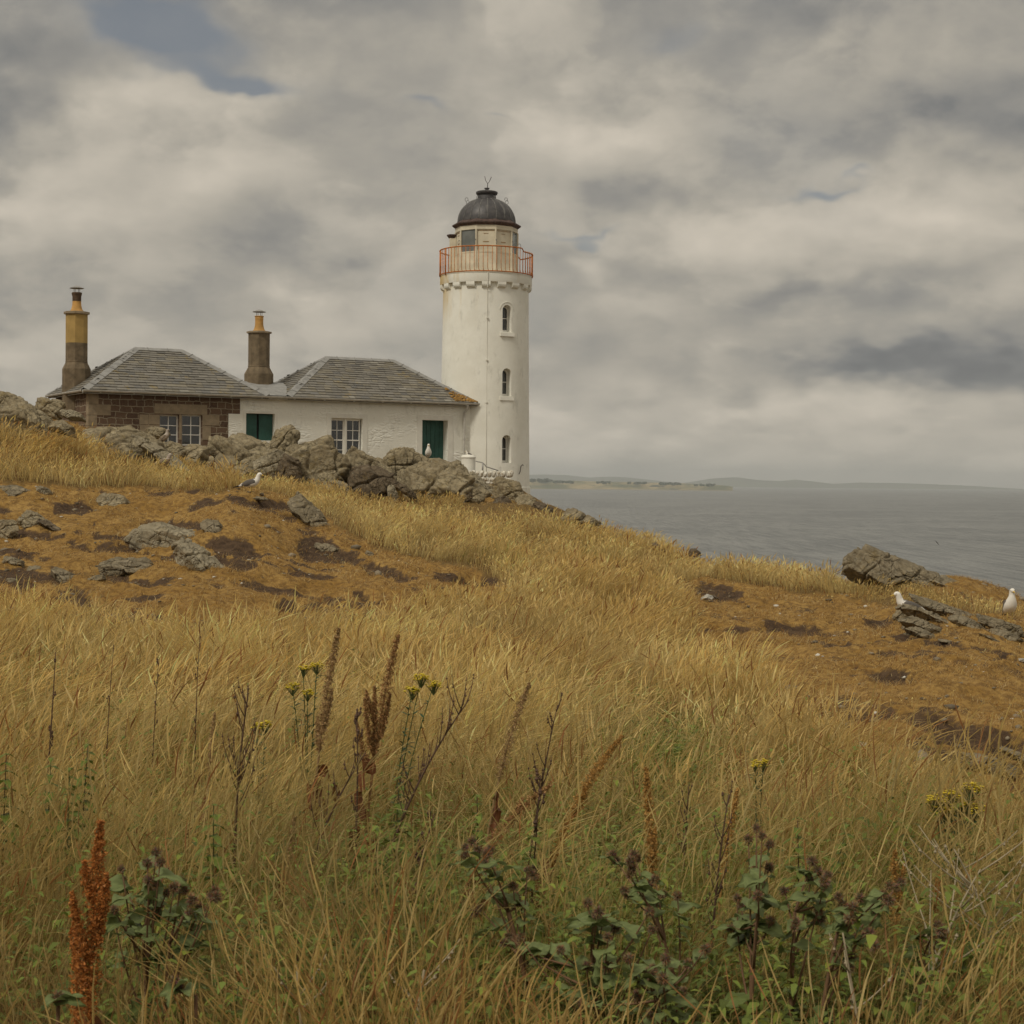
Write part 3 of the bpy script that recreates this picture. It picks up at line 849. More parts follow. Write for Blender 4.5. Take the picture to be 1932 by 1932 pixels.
def chimney(parent, pxc, levels, halfw, name='chimney'):
    """levels: dict of picture y values; octagonal stack on plane t=W/2"""
    t = HW / 2
    s, _ = pl(pxc, levels['shaft_top'], t)
    z = {k: pl(pxc, v, t)[1] for k, v in levels.items()}
    hs, hb, hc, hp = halfw
    mb = MB()
    R8 = 1.06
    mb.lathe([(hb * R8, z['bottom']), (hb * R8, z['shoulder']), (hs * R8, z['shaft_bot']), (hs * R8 * 1.03, z['shaft_bot'] + .02), (hs * R8, z['shaft_bot'] + .05), (hs * R8, z['render'])], 8, (s, t), rot=PI / 8)
    st = mb.build(name, M_STACK, parent)
    up = MB().lathe([(hs * R8, z['render']), (hs * R8, z['shaft_top'])], 8, (s, t), rot=PI / 8)
    up.build('upper_shaft', M_RENDER if levels.get('render') != levels['shaft_bot2'] else M_STACK, st)
    cp = MB().lathe([(hs * R8 + .01, z['shaft_top']), (hc * R8, z['shaft_top'] + .02), (hc * R8, z['cap']), (hp * 1.5, z['cap'] + .03)], 8, (s, t), rot=PI / 8)
    cp.build('chimney_cap', M_ASHLAR, st)
    pot = MB().lathe([(hp * 1.7, z['cap'] + .005), (hp * 1.28, z['cap'] + .09), (hp * 1.05, z['cap'] + .22), (hp, z['cap'] + .34), (hp, z['pot'] - .12), (hp * 1.06, z['pot'] - .10), (hp * .98, z['pot'] - .06), (hp * 1.16, z['pot'] - .02), (hp * 1.05, z['pot'])], 16, (s, t))
    po = pot.build('chimney_pot', M_POT, st, True, 40)
    if levels.get('soot'):
        MB().lathe([(hp * 1.01, z['pot'] - .30), (hp * 1.02, z['pot'] - .12), (hp * 1.09, z['pot'] - .10), (hp * 1.2, z['pot'] - .02), (hp * 1.08, z['pot'] + .01)], 16, (s, t)).build('soot_band', M_POT_SOOT, po, True, 40)
    cw = MB()
    for k in range(4):
        a = PI / 4 + k * PI / 2
        cw.tube([(s + .11 * math.cos(a), t + .11 * math.sin(a), z['pot'] - .05), (s + .11 * math.cos(a), t + .11 * math.sin(a), z['cowl'])], .010, 5)
    cw.lathe([(.02, z['cowl'] + .08), (.11, z['cowl'] + .055), (.16, z['cowl'] + .02), (.245, z['cowl'] - .005), (.24, z['cowl'] - .02), (.02, z['cowl'] + .02)][::-1], 20, (s, t))
    cw.build('cowl', M_STEEL, st, True, 30)
    return st

stone = thing('stone_cottage', 'brown rubble stone cottage with slate hipped roof, two tall chimneys and paired windows', 'cottage', (HA[0], HA[1], 0), HTH)
white = thing('white_cottage', 'whitewashed cottage with slate roof, green door and green shutters, joined to the tower', 'cottage', (HA[0], HA[1], 0), HTH)
def build_cottages():
    s453 = pl(453, 760, TF)[0]; s431, z780 = pl(431, 780.5, TF)
    # --- stone cottage walls
    wy = 782.2
    wins = []
    for xa, xb in ((301.7, 337.5), (343.5, 381.0)):
        sa, zt = pl(xa, wy, TF); sb, _ = pl(xb, wy, TF); zb = pl((xa + xb) / 2, 841, TF)[1]
        wins.append((sa, sb, zb, zt, .17))
    mb = MB()
    wall_cells(mb, TF, s431, -.8, 2.92, wins, TF, .2)
    wall_cells(mb, s431, s453, z780, 2.92, [], TF, .2)
    # end wall, back wall
    mb.add([(TF, TF, -.8), (TF, TF, 2.92), (TF, HW - TF, 2.92), (TF, HW - TF, -.8)], [(0, 1, 2, 3)])
    mb.add([(TF, HW - TF, -.8), (TF, HW - TF, 2.92), (s453, HW - TF, 2.92), (s453, HW - TF, -.8)], [(0, 1, 2, 3)])
    mb.build('wall', M_RUBBLE, stone)
    # pale dressed stones: quoins, surround, mullion
    q = MB()
    def block(xa, ya, xb, yb, proud=.012, dep=.05):
        sa, z1 = pl(xa, ya, TF); sb, _ = pl(xb, ya, TF); z0 = pl((xa + xb) / 2, yb, TF)[1]
        q.box(sa, sb, TF - proud, TF + dep, z0, z1, bev=.006)
    sa0 = TF - .012
    for xb, ya, yb in ((186, 742.5, 762), (209, 762.4, 783), (183, 783.4, 803), (204, 803.4, 824)):
        sb, _ = pl(xb, ya, TF); z1 = pl(170, ya, TF)[1]; z0 = pl(170, yb, TF)[1]
        q.box(sa0, sb, sa0, TF + .30, z0, z1, bev=.008)
    for a in ((291.5, 761, 391, 781.6), (280, 782.2, 301, 801), (264, 801.4, 301, 830), (338.2, 782.2, 342.8, 830), (382, 782.2, 414, 803), (382, 803.4, 398, 830), (263, 781.8, 279.6, 800.8)): block(*a)
    q.build('dressed_stone', M_ASHLAR, stone)
    for sa, sb, zb, zt, dp in wins:
        sash_window(stone, sa, sb - .0, zb, zt, TF + .15, 2, 3, bar=.028)
    # room darkness behind the panes
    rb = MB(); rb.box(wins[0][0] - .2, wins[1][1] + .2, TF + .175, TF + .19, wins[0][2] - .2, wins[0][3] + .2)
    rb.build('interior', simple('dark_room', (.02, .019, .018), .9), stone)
    hip_roof(stone, 0.0, S1, HW, ZR, 3)
    # wall-plate course under the gutter
    # --- white cottage
    d0, dz1 = pl(796.6, 792.1, TF); d1 = pl(844.8, 792.1, TF)[0]
    w0, wz1 = pl(625.2, 788.5, TF); w1 = pl(683.8, 788.5, TF)[0]; wz0 = pl(650, 870, TF)[1]
    h0, hz1 = pl(464.2, 779.5, TF); h1 = pl(518, 779.5, TF)[0]; hz0 = hz1 - .95
    tw = TF - .006
    ops = [(d0, d1, .35, dz1, .40), (w0, w1, wz0, wz1, .20), (h0, h1, hz0, hz1, .24)]
    mb = MB()
    wall_cells(mb, s453, SR - .15, -.8, 2.92, ops, tw, .3)
    wall_cells(mb, s431, s453, -.8, z780, [], tw, .3)
    mb.add([(s453, tw, z780), (s453, TF, z780), (s453, TF, 2.92), (s453, tw, 2.92)], [(0, 1, 2, 3)])
    mb.add([(SR - .15, tw, -.8), (SR - .15, HW - TF, -.8), (SR - .15, HW - TF, 2.92), (SR - .15, tw, 2.92)], [(0, 1, 2, 3)])
    mb.add([(s453, HW - TF, -.8), (s453, HW - TF, 2.92), (SR - .15, HW - TF, 2.92), (SR - .15, HW - TF, -.8)], [(0, 1, 2, 3)])
    mb.build('wall', M_WHITE, white)
    for a, b, c, d, w in ((d0, d1, .35, dz1, .22), (w0, w1, wz0, wz1, .2), (h0, h1, hz0, hz1, .11)):
        e = .014; tr = MB()
        vs = [(a - w, c), (a - .002, c), (a - .002, d + .002), (b + .002, d + .002), (b + .002, c), (b + w, c), (b + w, d + w * .8), (a - w, d + w * .8)]
        V3 = [(x, tw - e, z) for x, z in vs] + [(x, tw + .02, z) for x, z in vs]
        tr.add(V3, [(0, 1, 2, 7), (2, 3, 6, 7), (3, 4, 5, 6)] + [(k, 8 + k, 8 + (k + 1) % 8, (k + 1) % 8) for k in range(8)])
        tr.build('stone_margin', M_TRIMW, white)
    MB().box(w0 - .05, w1 + .05, tw - .05, tw + .03, wz0 - .09, wz0 - .003).build('window_sill', M_TRIMW, white)
    # door: recessed green boarded leaf
    dm = MB(); td = tw + .36
    n = 6
    for k in range(n):
        a = d0 + (d1 - d0) * k / n; b = d0 + (d1 - d0) * (k + 1) / n
        dm.box(a + .004, b - .004, td, td + .035, .36, dz1 - .003, bev=.004)
    dm.box(d0, d1, td + .036, td + .04, .36, dz1)
    door = dm.build('door', M_GREEN, white)
    MB().tube([(d0 + .16, td - .03, 1.32), (d0 + .16, td - .06, 1.32), (d0 + .26, td - .06, 1.31)], .012, 6).build('handle', M_DARKMETAL, door)
    # paired sash windows with a white mullion
    mid = (w0 + w1) / 2 - .03; tws = tw + .15
    gap = .09
    sash_window(white, w0 + .01, mid - gap / 2, wz0, wz1 - .04, tws, 2, 4, bar=.022, frame=.04, meeting=2)
    sash_window(white, mid + gap / 2, w1 - .05, wz0, wz1 - .04, tws, 2, 4, bar=.022, frame=.04, meeting=2)
    MB().box(mid - gap / 2 + .002, mid + gap / 2 - .002, tws - .08, tws + .04, wz0, wz1 - .003).box(w0, w1, tws - .04, tws + .02, wz1 - .038, wz1 - .002).build('mullion', M_TRIMW, white)
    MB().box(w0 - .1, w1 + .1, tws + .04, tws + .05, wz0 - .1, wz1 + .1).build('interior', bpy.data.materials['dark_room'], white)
    # green shutters: two leaves with a dark gap
    sh_t = tw + .18
    sa, sb = h0 + .01, h1 - .01
    m0 = sa + (sb - sa) * .435
    for k, (a, b) in enumerate(((sa, m0), (m0 + .08, sb))):
        s_ = MB(); s_.box(a, b, sh_t, sh_t + .03, hz0, hz1 - .02, bev=.004)
        s_.box(a + .05, b - .05, sh_t - .012, sh_t, hz1 - .16, hz1 - .08, bev=.003)
        s_.build('shutter', M_GREEN, white)
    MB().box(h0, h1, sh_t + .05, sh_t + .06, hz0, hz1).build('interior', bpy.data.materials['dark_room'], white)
    hip_roof(white, S2, SR, HW, ZR, 9)
    ms = MB()
    rr = random.Random(5)
    for k in range(190):
        u = rr.random() ** 1.3; a = SR - .03 - u * .95; up_ = rr.random() * (SR - a) * .8
        if up_ > (SR - a) * .95: continue
        c_ = Vector((a, up_, ZE + up_ * (ZR - ZE) / (HW / 2) + .05)); s_ = rr.uniform(.035, .075)
        ms.lathe([(s_, c_.z - .03), (s_ * .9, c_.z), (s_ * .4, c_.z + s_ * .18)], 7, (c_.x, c_.y), rot=rr.random())
    ms.build('moss_patch', M_MOSS, white, True)
    # gutters along the eaves, with brackets
    for par, a, b in ((stone, -.05, (S1 + S2) / 2), (white, (S1 + S2) / 2 + .004, SR + .06)):
        g = MB(); prof = [(.0, -.0), (-.055, .0)]
        n = 8; vs = []
        for s_ in (a, b):
            for k in range(n + 1):
                an = PI * k / n
                vs.append((s_, -.045 - .06 * math.cos(an), 2.965 - .062 * math.sin(an)))
        fs = [(k, k + 1, n + 1 + k + 1, n + 1 + k) for k in range(n)]
        g.add(vs, fs)
        g.box(a, b, -.108, -.098, 2.962, 2.982); g.box(a, b, .012, .03, 2.86, 2.985)
        if b > 10: g.lathe([(.061, 0)], 8) if False else None
        k = a + .6
        while k < b:
            g.box(k - .012, k + .012, -.112, .012, 2.885, 2.900); k += 1.15
        if par is stone:
            for s_ in (0,):
                vs = []
                for t_ in (-.05, HW + .05):
                    for k in range(n + 1):
                        an = PI * k / n
                        vs.append((-.045 - .06 * math.cos(an), t_, 2.965 - .062 * math.sin(an)))
                g.add(vs, fs); g.box(-.108, -.098, -.05, HW, 2.962, 2.982); g.box(.012, .03, .03, HW, 2.86, 2.985)
        g.build('gutter', M_GUTTER, par)
        # soffit / wall head
        MB().box(a + .08, b - .08, .031, TF + .05, 2.88, 2.93).build('soffit', M_TRIMW if par is white else M_STACK, par)
    sp_, _ = pl(878, 800, TF - .08)
    zb = pl(878, 868, TF)[1]
    dp = MB().tube([(sp_, -.05, 2.91), (sp_, .0, 2.75), (sp_ - .05, TF - .09, 2.60), (sp_ - .05, TF - .09, 2.3)], .042, 10)
    dp.tube([(sp_ - .05, TF - .09, 2.3), (sp_ - .05, TF - .09, zb)], .040, 10)
    for z in (2.32, 1.6, zb + .1): dp.lathe([(.052, z - .03), (.052, z + .03)], 10, (sp_ - .05, TF - .09))
    dp.build('downpipe', M_GUTTER, white, True, 40)
    # lead saddle between the two roofs
    sd_ = MB(); vs = [(S1 - .35, .0, 3.01), (S2 + .35, .0, 3.01), (S2 + .75, HW / 2, 3.62), (S1 - .75, HW / 2, 3.62), (S2 + .35, HW, 3.0), (S1 - .35, HW, 3.0)]
    sd_.add(vs, [(0, 1, 2, 3), (3, 2, 4, 5)])
    sd_.build('lead_saddle', M_LEAD, stone)
    # chimneys; picture rows from the photograph
    yv = lambda z: 525.5 + .248 * z
    chimney(stone, 144.8, dict(cowl=yv(72), pot=yv(108), cap=yv(255), shaft_top=yv(276), render=yv(492), shaft_bot=yv(640), shaft_bot2=-1, shoulder=yv(690), bottom=yv(1010), soot=1), (.355, .46, .42, .15))
    chimney(stone, 488.9, dict(cowl=yv(252), pot=yv(285), cap=yv(405), shaft_top=yv(421), render=yv(670), shaft_bot2=yv(670), shaft_bot=yv(675), shoulder=yv(728), bottom=yv(860)), (.37, .50, .435, .15))
build_cottages()

# ------------------------------------------------------------------ lighthouse
TC = P(915, 763, 65.95)
TX, TY = float(TC[0]), float(TC[1])
def tz(y, front=1.7, x=915): return float(P(x, y, TY - front)[2])
light = thing('lighthouse', 'round whitewashed lighthouse tower with rust red railing and dark dome', 'lighthouse', (TX, TY, 0))
def build_lighthouse():
    zg = tz(512.2, 1.79); zband = tz(530, 1.79); zcorb = tz(541.5, 1.75); zpl = tz(919, 1.76)
    zb = -2.2
    body = MB()
    n = 96
    zt = zband + .02
    prof = [(1.80, zb), (1.795, zpl), (1.765, zpl + .02)]
    for k in range(1, 14):
        f = k / 13; prof.append((1.765 - (1.765 - 1.655) * (f ** .8), zpl + .02 + (zt - zpl - .02) * f))
    body.lathe(prof, n)
    me = bpy.data.meshes.new('tower_body'); me.from_pydata(body.v, [], body.f)
    tmp = link_mesh('tower_tmp', me)
    # arched recesses, cut with real depth
    na = math.radians(30); nv = Vector((math.sin(na), -math.cos(na), 0)); tv = Vector((math.cos(na), math.sin(na), 0))
    wins = []
    for yt, yb in ((574.3, 626), (694.3, 747), (820.3, 873)):
        x = (1000 + 769 / 3.22) * .7728
        wins.append((tz(yb, 1.5, x), tz(yt, 1.5, x)))
    cut = MB(); hw = .205
    for z0, z1 in wins:
        out = [(-hw, z0), (hw, z0)]
        for k in range(0, 13):
            a = PI * k / 12; out.append((hw * math.cos(a), z1 - hw + hw * math.sin(a)))
        m = len(out); vs = []
        for d, sc in ((1.36, .86), (2.1, 1.06)):
            for u, z in out:
                p = nv * d + tv * (u * sc); vs.append((p.x, p.y, z0 + (z - z0) * (1 if d > 2 else .985)))
        fs = [tuple(range(m))[::-1], tuple(range(m, 2 * m))] + [(k, (k + 1) % m, m + (k + 1) % m, m + k) for k in range(m)]
        cut.add(vs, fs)
    cme = bpy.data.meshes.new('cut'); cme.from_pydata(cut.v, [], cut.f)
    co = link_mesh('cut_tmp', cme)
    for mm in (me, cme):
        bm = bmesh.new(); bm.from_mesh(mm); bmesh.ops.recalc_face_normals(bm, faces=bm.faces); bm.to_mesh(mm); bm.free()
    md = tmp.modifiers.new('b', 'BOOLEAN'); md.operation = 'DIFFERENCE'; md.object = co; md.solver = 'EXACT'
    dg = bpy.context.evaluated_depsgraph_get()
    fin = bpy.data.meshes.new_from_object(tmp.evaluated_get(dg))
    fin.name = 'tower'
    fin.polygons.foreach_set('use_smooth', [True] * len(fin.polygons)); fin.set_sharp_from_angle(angle=math.radians(22))
    bpy.data.objects.remove(tmp); bpy.data.objects.remove(co)
    fin.materials.clear()
    link_mesh('tower', fin, M_TOWER, light)
    for z0, z1 in wins:
        dpt = 1.40; w = .145; h = z1 - z0 - .05
        fr = MB()
        def fp(u, z, d): p = nv * d + tv * (u - .0); return (p.x, p.y, z)
        # arched frame: outer/inner outline swept between two depths
        def outline(hw_, zb_, zt_): return [(-hw_, zb_), (hw_, zb_)] + [(hw_ * math.cos(PI * k / 10), zt_ - hw_ + hw_ * math.sin(PI * k / 10)) for k in range(11)]
        o1 = outline(w + .05, z0 + .02, z0 + h + .02); o2 = outline(w - .005, z0 + .09, z0 + h - .035)
        m = len(o1)
        vs = [fp(u, z, dpt + .02) for u, z in o1] + [fp(u, z, dpt + .02) for u, z in o2] + [fp(u, z, dpt - .03) for u, z in o1] + [fp(u, z, dpt - .03) for u, z in o2]
        fs = []
        for k in range(m):
            k2 = (k + 1) % m
            fs += [(k, k2, m + k2, m + k), (m + k, m + k2, 3 * m + k2, 3 * m + k)]
        fr.add(vs, fs)
        zm = z0 + h * .53
        fr.add([fp(-w, zm - .014, dpt + .022), fp(w, zm - .014, dpt + .022), fp(w, zm + .014, dpt + .022), fp(-w, zm + .014, dpt + .022)], [(0, 1, 2, 3)])
        fo = fr.build('window', M_SASH, light)
        gl = MB(); gv = [fp(u, z, dpt - .01) for u, z in outline(w, z0 + .06, z0 + h - .02)]
        gl.add(gv, [tuple(range(len(gv)))]); gl.build('glass', M_GLASS, fo)
        # sill and a slim hood over the arch
        sl = MB()
        c_ = [(-.30, 1.60), (.30, 1.60), (.30, 1.735), (-.30, 1.735)]
        vs = [tuple(nv * d + tv * u + Vector((0, 0, z0 - .17))) for u, d in c_] + [tuple(nv * (d - (.02 if d > 1.7 else 0)) + tv * u + Vector((0, 0, z0 - .03))) for u, d in c_]
        sl.add(vs, [(0, 3, 2, 1), (4, 5, 6, 7), (0, 1, 5, 4), (1, 2, 6, 5), (2, 3, 7, 6), (3, 0, 4, 7)])
        sl.build('sill', M_TRIMW, fo)
        pts = []
        for k in range(13):
            a = PI * k / 12; u = .30 * math.cos(a); zz = z1 - hw + .30 * math.sin(a)
            rr = 1.675; d = math.sqrt(max(rr * rr - u * u, 0)); p = nv * d + tv * u; pts.append((p.x, p.y, zz))
        MB().tube(pts, .009, 6).build('hood_mould', M_TOWER, fo, True)
    # gallery band on corbels
    gb = MB()
    gb.lathe([(1.60, zband - .01), (1.775, zband - .008), (1.785, zband + .02), (1.785, zg - .03), (1.80, zg - .02), (1.80, zg), (.6, zg + .01)], 96)
    gb.build('gallery', M_TOWER, light, True, 30)
    proto = None
    nc = 18; hc_ = zband - zcorb
    for k in range(nc):
        if proto is None:
            c = MB(); w = .165
            pr = [(1.60, 0), (1.775, 0), (1.775, -hc_ * .45), (1.755, -hc_ * .72), (1.70, -hc_ * .95), (1.66, -hc_), (1.60, -hc_)]
            vs = [(-w, -r_, z_) for r_, z_ in pr] + [(w, -r_, z_) for r_, z_ in pr]
            m = len(pr)
            c.add(vs, [tuple(range(m)), tuple(range(m, 2 * m))[::-1]] + [(i, m + i, m + (i + 1) % m, (i + 1) % m) for i in range(m)])
            proto = c.build('corbel', M_TOWER, light); o = proto
        else:
            o = proto.copy(); COL.objects.link(o); o.parent = light
        o.location = (0, 0, zband - .002); o.rotation_euler = (0, 0, 2 * PI * k / nc + .02)
    # lightning conductor down the front
    lc = MB(); a = -PI / 2 + .05
    pts = [(math.cos(a) * r, math.sin(a) * r, z) for r, z in ((1.83, zg), (1.81, zband), (1.80, zcorb), (1.675, zcorb - .12), (1.70, (zcorb + zpl) / 2), (1.785, zpl + .02), (1.82, zpl - .4))]
    lc.tube(pts, .014, 6)
    for z in (6.2, 4.6, 3.0, 1.2): lc.box(math.cos(a) * 1.72 - .03, math.cos(a) * 1.72 + .03, math.sin(a) * 1.72 - .03, math.sin(a) * 1.72 + .03, z, z + .05)
    lc.build('lightning_conductor', M_TRIMW, light)
    MB().tube([(math.cos(-.72) * 1.79, math.sin(-.72) * 1.79, .32), (math.cos(-.72) * 1.84, math.sin(-.72) * 1.84, .42), (math.cos(-.70) * 1.85, math.sin(-.70) * 1.85, .62), (math.cos(-.64) * 1.84, math.sin(-.64) * 1.84, .68), (math.cos(-.58) * 1.80, math.sin(-.58) * 1.80, .66)], .016, 6).build('wall_hook', M_DARKMETAL, light)
    # railing
    zr_ = tz(463.3, 1.80); RR = 1.805; H = zr_ - zg
    def railz(az): return H - (.125 * sstep(az, .86, .94) * (1 - sstep(az, 2.3, 2.4)))
    def ang(az): return -PI / 2 + az
    azs = np.linspace(-PI, PI, 181)
    vs = [(RR * math.cos(ang(a)), RR * math.sin(ang(a)), zg + float(railz(a))) for a in azs]
    MB().tube(vs, .024, 6, cap=False).build('top_rail', M_RUST, light, True)
    MB().tube([(RR * math.cos(ang(a)), RR * math.sin(ang(a)), zg + .03) for a in azs], .022, 6, cap=False).build('bottom_rail', M_RUST, light, True)
    nb = 66
    protos = {}
    for k in range(nb):
        az = -PI + 2 * PI * (k + .5) / nb
        hh = float(railz(az)); key = hh < H - .06
        if key not in protos:
            p = [(0, -RR, hh), (0, -RR, .28), (0, -RR + .0, .16), (.012, -RR - .012, .09), (.035, -RR - .004, .03)]
            o = MB().tube(p, .0115, 6).build('baluster', M_RUST, light, True); protos[key] = o
        else:
            o = protos[key].copy(); COL.objects.link(o); o.parent = light
        o.location = (0, 0, zg); o.rotation_euler = (0, 0, az)
    for az in (-1.35, 1.42, -1.02, 2.6, -2.4):
        x, y = RR * math.cos(ang(az)), RR * math.sin(ang(az))
        MB().tube([(x, y, zg - .05), (x, y, zg + float(railz(az)))], .03, 8).build('rail_post', M_RUST, light, True)
    # lantern room: ten-sided
    zc = tz(421.5, 1.25); zgt = tz(431.5, 1.2); zgb = tz(472.9, 1.2)
    R10 = 1.206; rot = -PI / 2 + PI / 10
    lower = MB().lathe([(R10, zg - .02), (R10, zgb), (R10 - .06, zgb + .002)], 10, rot=rot)
    lower.lathe([(R10 + .015, zg + .0), (R10 + .015, zg + .16), (R10, zg + .17)], 10, rot=rot, capt=False, capb=False)
    lower.lathe([(R10 + .012, zgb - .045), (R10 + .012, zgb + .004)], 10, rot=rot, capt=False, capb=False)
    lower.build('lantern_base', M_CREAM, light)
    MB().lathe([(R10 - .02, zgt - .002), (R10 + .01, zgt), (R10 + .01, zc), (.5, zc + .01)], 10, rot=rot).build('lantern_head', M_CREAM, light)
    V = [(R10 * math.cos(rot + 2 * PI * k / 10), R10 * math.sin(rot + 2 * PI * k / 10)) for k in range(10)]
    posts = MB()
    for k in range(10):
        posts.tube([(V[k][0], V[k][1], zg + .16), (V[k][0], V[k][1], zgt)], .038, 6)
    posts.build('lantern_posts', M_CREAM, light)
    # facet k runs from vertex k to k+1; facet 9 faces the viewer
    for k in range(10):
        a, b = Vector((*V[k], 0)), Vector((*V[(k + 1) % 10], 0))
        nn = ((a + b) / 2).normalized() * -.035
        a += nn; b += nn
        az = math.degrees(math.atan2(((a + b) / 2).x, -((a + b) / 2).y)) % 360
        glass = any(abs((az - q + 180) % 360 - 180) < 5 for q in (324, 72, 252, 108))
        p = MB(); th = nn * .5
        vs = [a + Vector((0, 0, zgb + .003)), b + Vector((0, 0, zgb + .003)), b + Vector((0, 0, zgt - .003)), a + Vector((0, 0, zgt - .003))]
        vs2 = [v + th for v in vs]
        p.add(vs + vs2, [(0, 1, 2, 3), (7, 6, 5, 4), (0, 4, 5, 1), (1, 5, 6, 2), (2, 6, 7, 3), (3, 7, 4, 0)])
        if glass:
            p.build('lantern_pane', M_BLIND if abs((az - 324 + 180) % 360 - 180) < 5 else M_CLEAR, light)
        else:
            o = p.build('lantern_panel', M_CREAM, light)
            # raised beading and a vent slot
            d = (b - a).normalized(); q = MB(); f = -nn.normalized() * .012
            L = (b - a).length
            for u0, u1, z0, z1 in ((.05, L - .05, zgt - .06, zgt - .045), (L * .35, L * .65, zgb + (zgt - zgb) * .42, zgb + (zgt - zgb) * .45), (L * .38, L * .62, zgb + (zgt - zgb) * .80, zgb + (zgt - zgb) * .82)):
                w = [a + d * u0 + f + Vector((0, 0, z0)), a + d * u1 + f + Vector((0, 0, z0)), a + d * u1 + f + Vector((0, 0, z1)), a + d * u0 + f + Vector((0, 0, z1))]
                w2 = [v - f * 1.1 for v in w]
                q.add(w + w2, [(0, 1, 2, 3), (0, 4, 5, 1), (2, 6, 7, 3)])
            q.build('beading', M_RUSTY, o)
    # cornice + dome + vent
    zk = tz(420.5, 1.3)
    MB().lathe([(R10, zc - .04), (1.30, zc + .03), (1.335, zc + .06), (1.335, zc + .10), (1.16, zc + .20), (1.13, zc + .22)], 10, rot=rot).build('cornice', M_DARKRUST, light)
    limb = lambda y: float(P(915, y, TY)[2])
    z0 = zc + .20; z1 = limb(374.5)
    dome = MB(); pr = []
    for k in range(15):
        a = (PI / 2) * k / 14
        r_ = 1.12 * math.cos(a) ** .92 if k < 14 else 0
        pr.append((max(r_, .34), z0 + (z1 - z0) * (math.sin(a) ** .96)))
        if r_ < .36: break
    dome.lathe(pr, 48)
    do = dome.build('dome', M_DOME, light, True, 50)
    ribs = MB()
    for k in range(20):
        a = 2 * PI * k / 20 + .06
        ribs.tube([(math.cos(a) * (r_ + .003), math.sin(a) * (r_ + .003), z_) for r_, z_ in pr], .014, 5)
    ribs.build('dome_seam', M_SEAM, do, True)
    zv = z1; vent = MB()
    zr1 = limb(364); zr2 = limb(360); zb1 = limb(354.7)
    vent.lathe([(.37, zv - .05), (.36, zv + .02), (.345, zr1 - .10), (.40, zr1 - .07), (.425, zr1 - .02), (.42, zr1 + .03), (.37, zr1 + .055), (.22, zr1 + .085), (.09, zr1 + .10), (.068, zr1 + .105), (.068, zb1 - .05), (.10, zb1 - .035), (.10, zb1)], 28)
    vo = vent.build('roof_vent', M_DOME, light, True, 40)
    zt1 = limb(345.5); zt2 = limb(333.5)
    MB().tube([(.02, 0, zb1 - .02), (.03, 0, zt1)], .014, 6).tube([(-.09, 0, zt2 + .02), (-.05, 0, zt1 + .10), (0, 0, zt1 + .02), (.03, 0, zt1 - .005), (.06, 0, zt1 + .01), (.11, 0, zt1 + .10), (.17, 0, zt2)], .011, 6).build('lightning_fork', M_DARKMETAL, vo, True)
    # scroll handholds on the dome and on the lantern posts
    def hook(px, pz, out, up, s, parent):
        pts = []
        for k in range(14):
            t = k / 13; a = -1.1 + t * 4.6; r_ = s * (1 - .35 * t)
            pts.append(Vector(px) + Vector((out[0], out[1], 0)) * (s * .9 + r_ * math.cos(a) * .9) + Vector((0, 0, 1)) * (pz + r_ * math.sin(a) * up))
        return MB().tube(pts, .010, 5).build('handhold', M_SEAM, parent, True)
    for k in range(8):
        a = 2 * PI * k / 8 + .35; r_ = .74; z_ = z0 + (z1 - z0) * .80
        hook((math.cos(a) * r_, math.sin(a) * r_, 0), z_ + .10, (math.cos(a), math.sin(a)), 1, .085, light)
    for k in range(10):
        v = Vector((*V[k], 0)); o = v.normalized()
        hook((v.x, v.y, 0), zgb + (zgt - zgb) * .42, (o.x, o.y), 1.5, .075, light)
    # small ventilator box behind the lantern's left side
    vb = MB(); cx_, cy_ = -1.33, .10
    zz = tz(444, 0)
    vb.box(cx_ - .10, cx_ + .16, cy_ - .12, cy_ + .14, zg, zz - .12); 
    vb.build('ventilator', M_CREAM, light)
    MB().lathe([(.15, zz - .12), (.23, zz - .02), (.235, zz + .02), (.1, zz + .03)], 6, (cx_ + .02, cy_)).build('ventilator_cap', M_DARKRUST, light)
M_RUSTY = simple('rust_stained_paint', (.36, .22, .11), .8, .3, 10)
M_DARKRUST = simple('dark_rusty_iron', (.085, .055, .045), .7, .4, 9)
M_SEAM = simple('weathered_seam', (.17, .165, .155), .6, .3, 9)
def mat_dome():
    m, g = new_mat('dome_lead')
    oc = g.n('ShaderNodeTexCoord').outputs['Object']
    sp = g.n('ShaderNodeSeparateXYZ'); g.put(sp.inputs[0], oc)
    ang = g.m('ARCTAN2', sp.outputs[1], sp.outputs[0])
    st = g.noise(g.comb(g.m('MULTIPLY', ang, 6.0), 0.0, g.m('MULTIPLY', sp.outputs[2], .8)), 1.7, 5, .65)
    n = g.noise(oc, 5, 5, .6)
    c = g.mix(g.mr(n, .35, .7), (.052, .050, .052), (.095, .088, .086))
    c = g.mix(g.mr(st, .56, .70, 0, .7), c, (.22, .21, .19))
    g.put(g.pr.inputs['Base Color'], c); g.put(g.pr.inputs['Roughness'], .5); g.put(g.pr.inputs['Metallic'], .15)
    return m
M_DOME = mat_dome()
def mat_clear():
    m, g = new_mat('clear_glass')
    tr = g.n('ShaderNodeBsdfTransparent'); gl = g.n('ShaderNodeBsdfGlossy'); g.put(gl.inputs['Roughness'], .05)
    g.put(tr.inputs[0], (.75, .77, .76)); mx = g.n('ShaderNodeMixShader'); g.put(mx.inputs[0], .15)
    g.t.links.new(tr.outputs[0], mx.inputs[1]); g.t.links.new(gl.outputs[0], mx.inputs[2]); g.t.links.new(mx.outputs[0], g.out.inputs[0])
    return m
M_CLEAR = mat_clear()
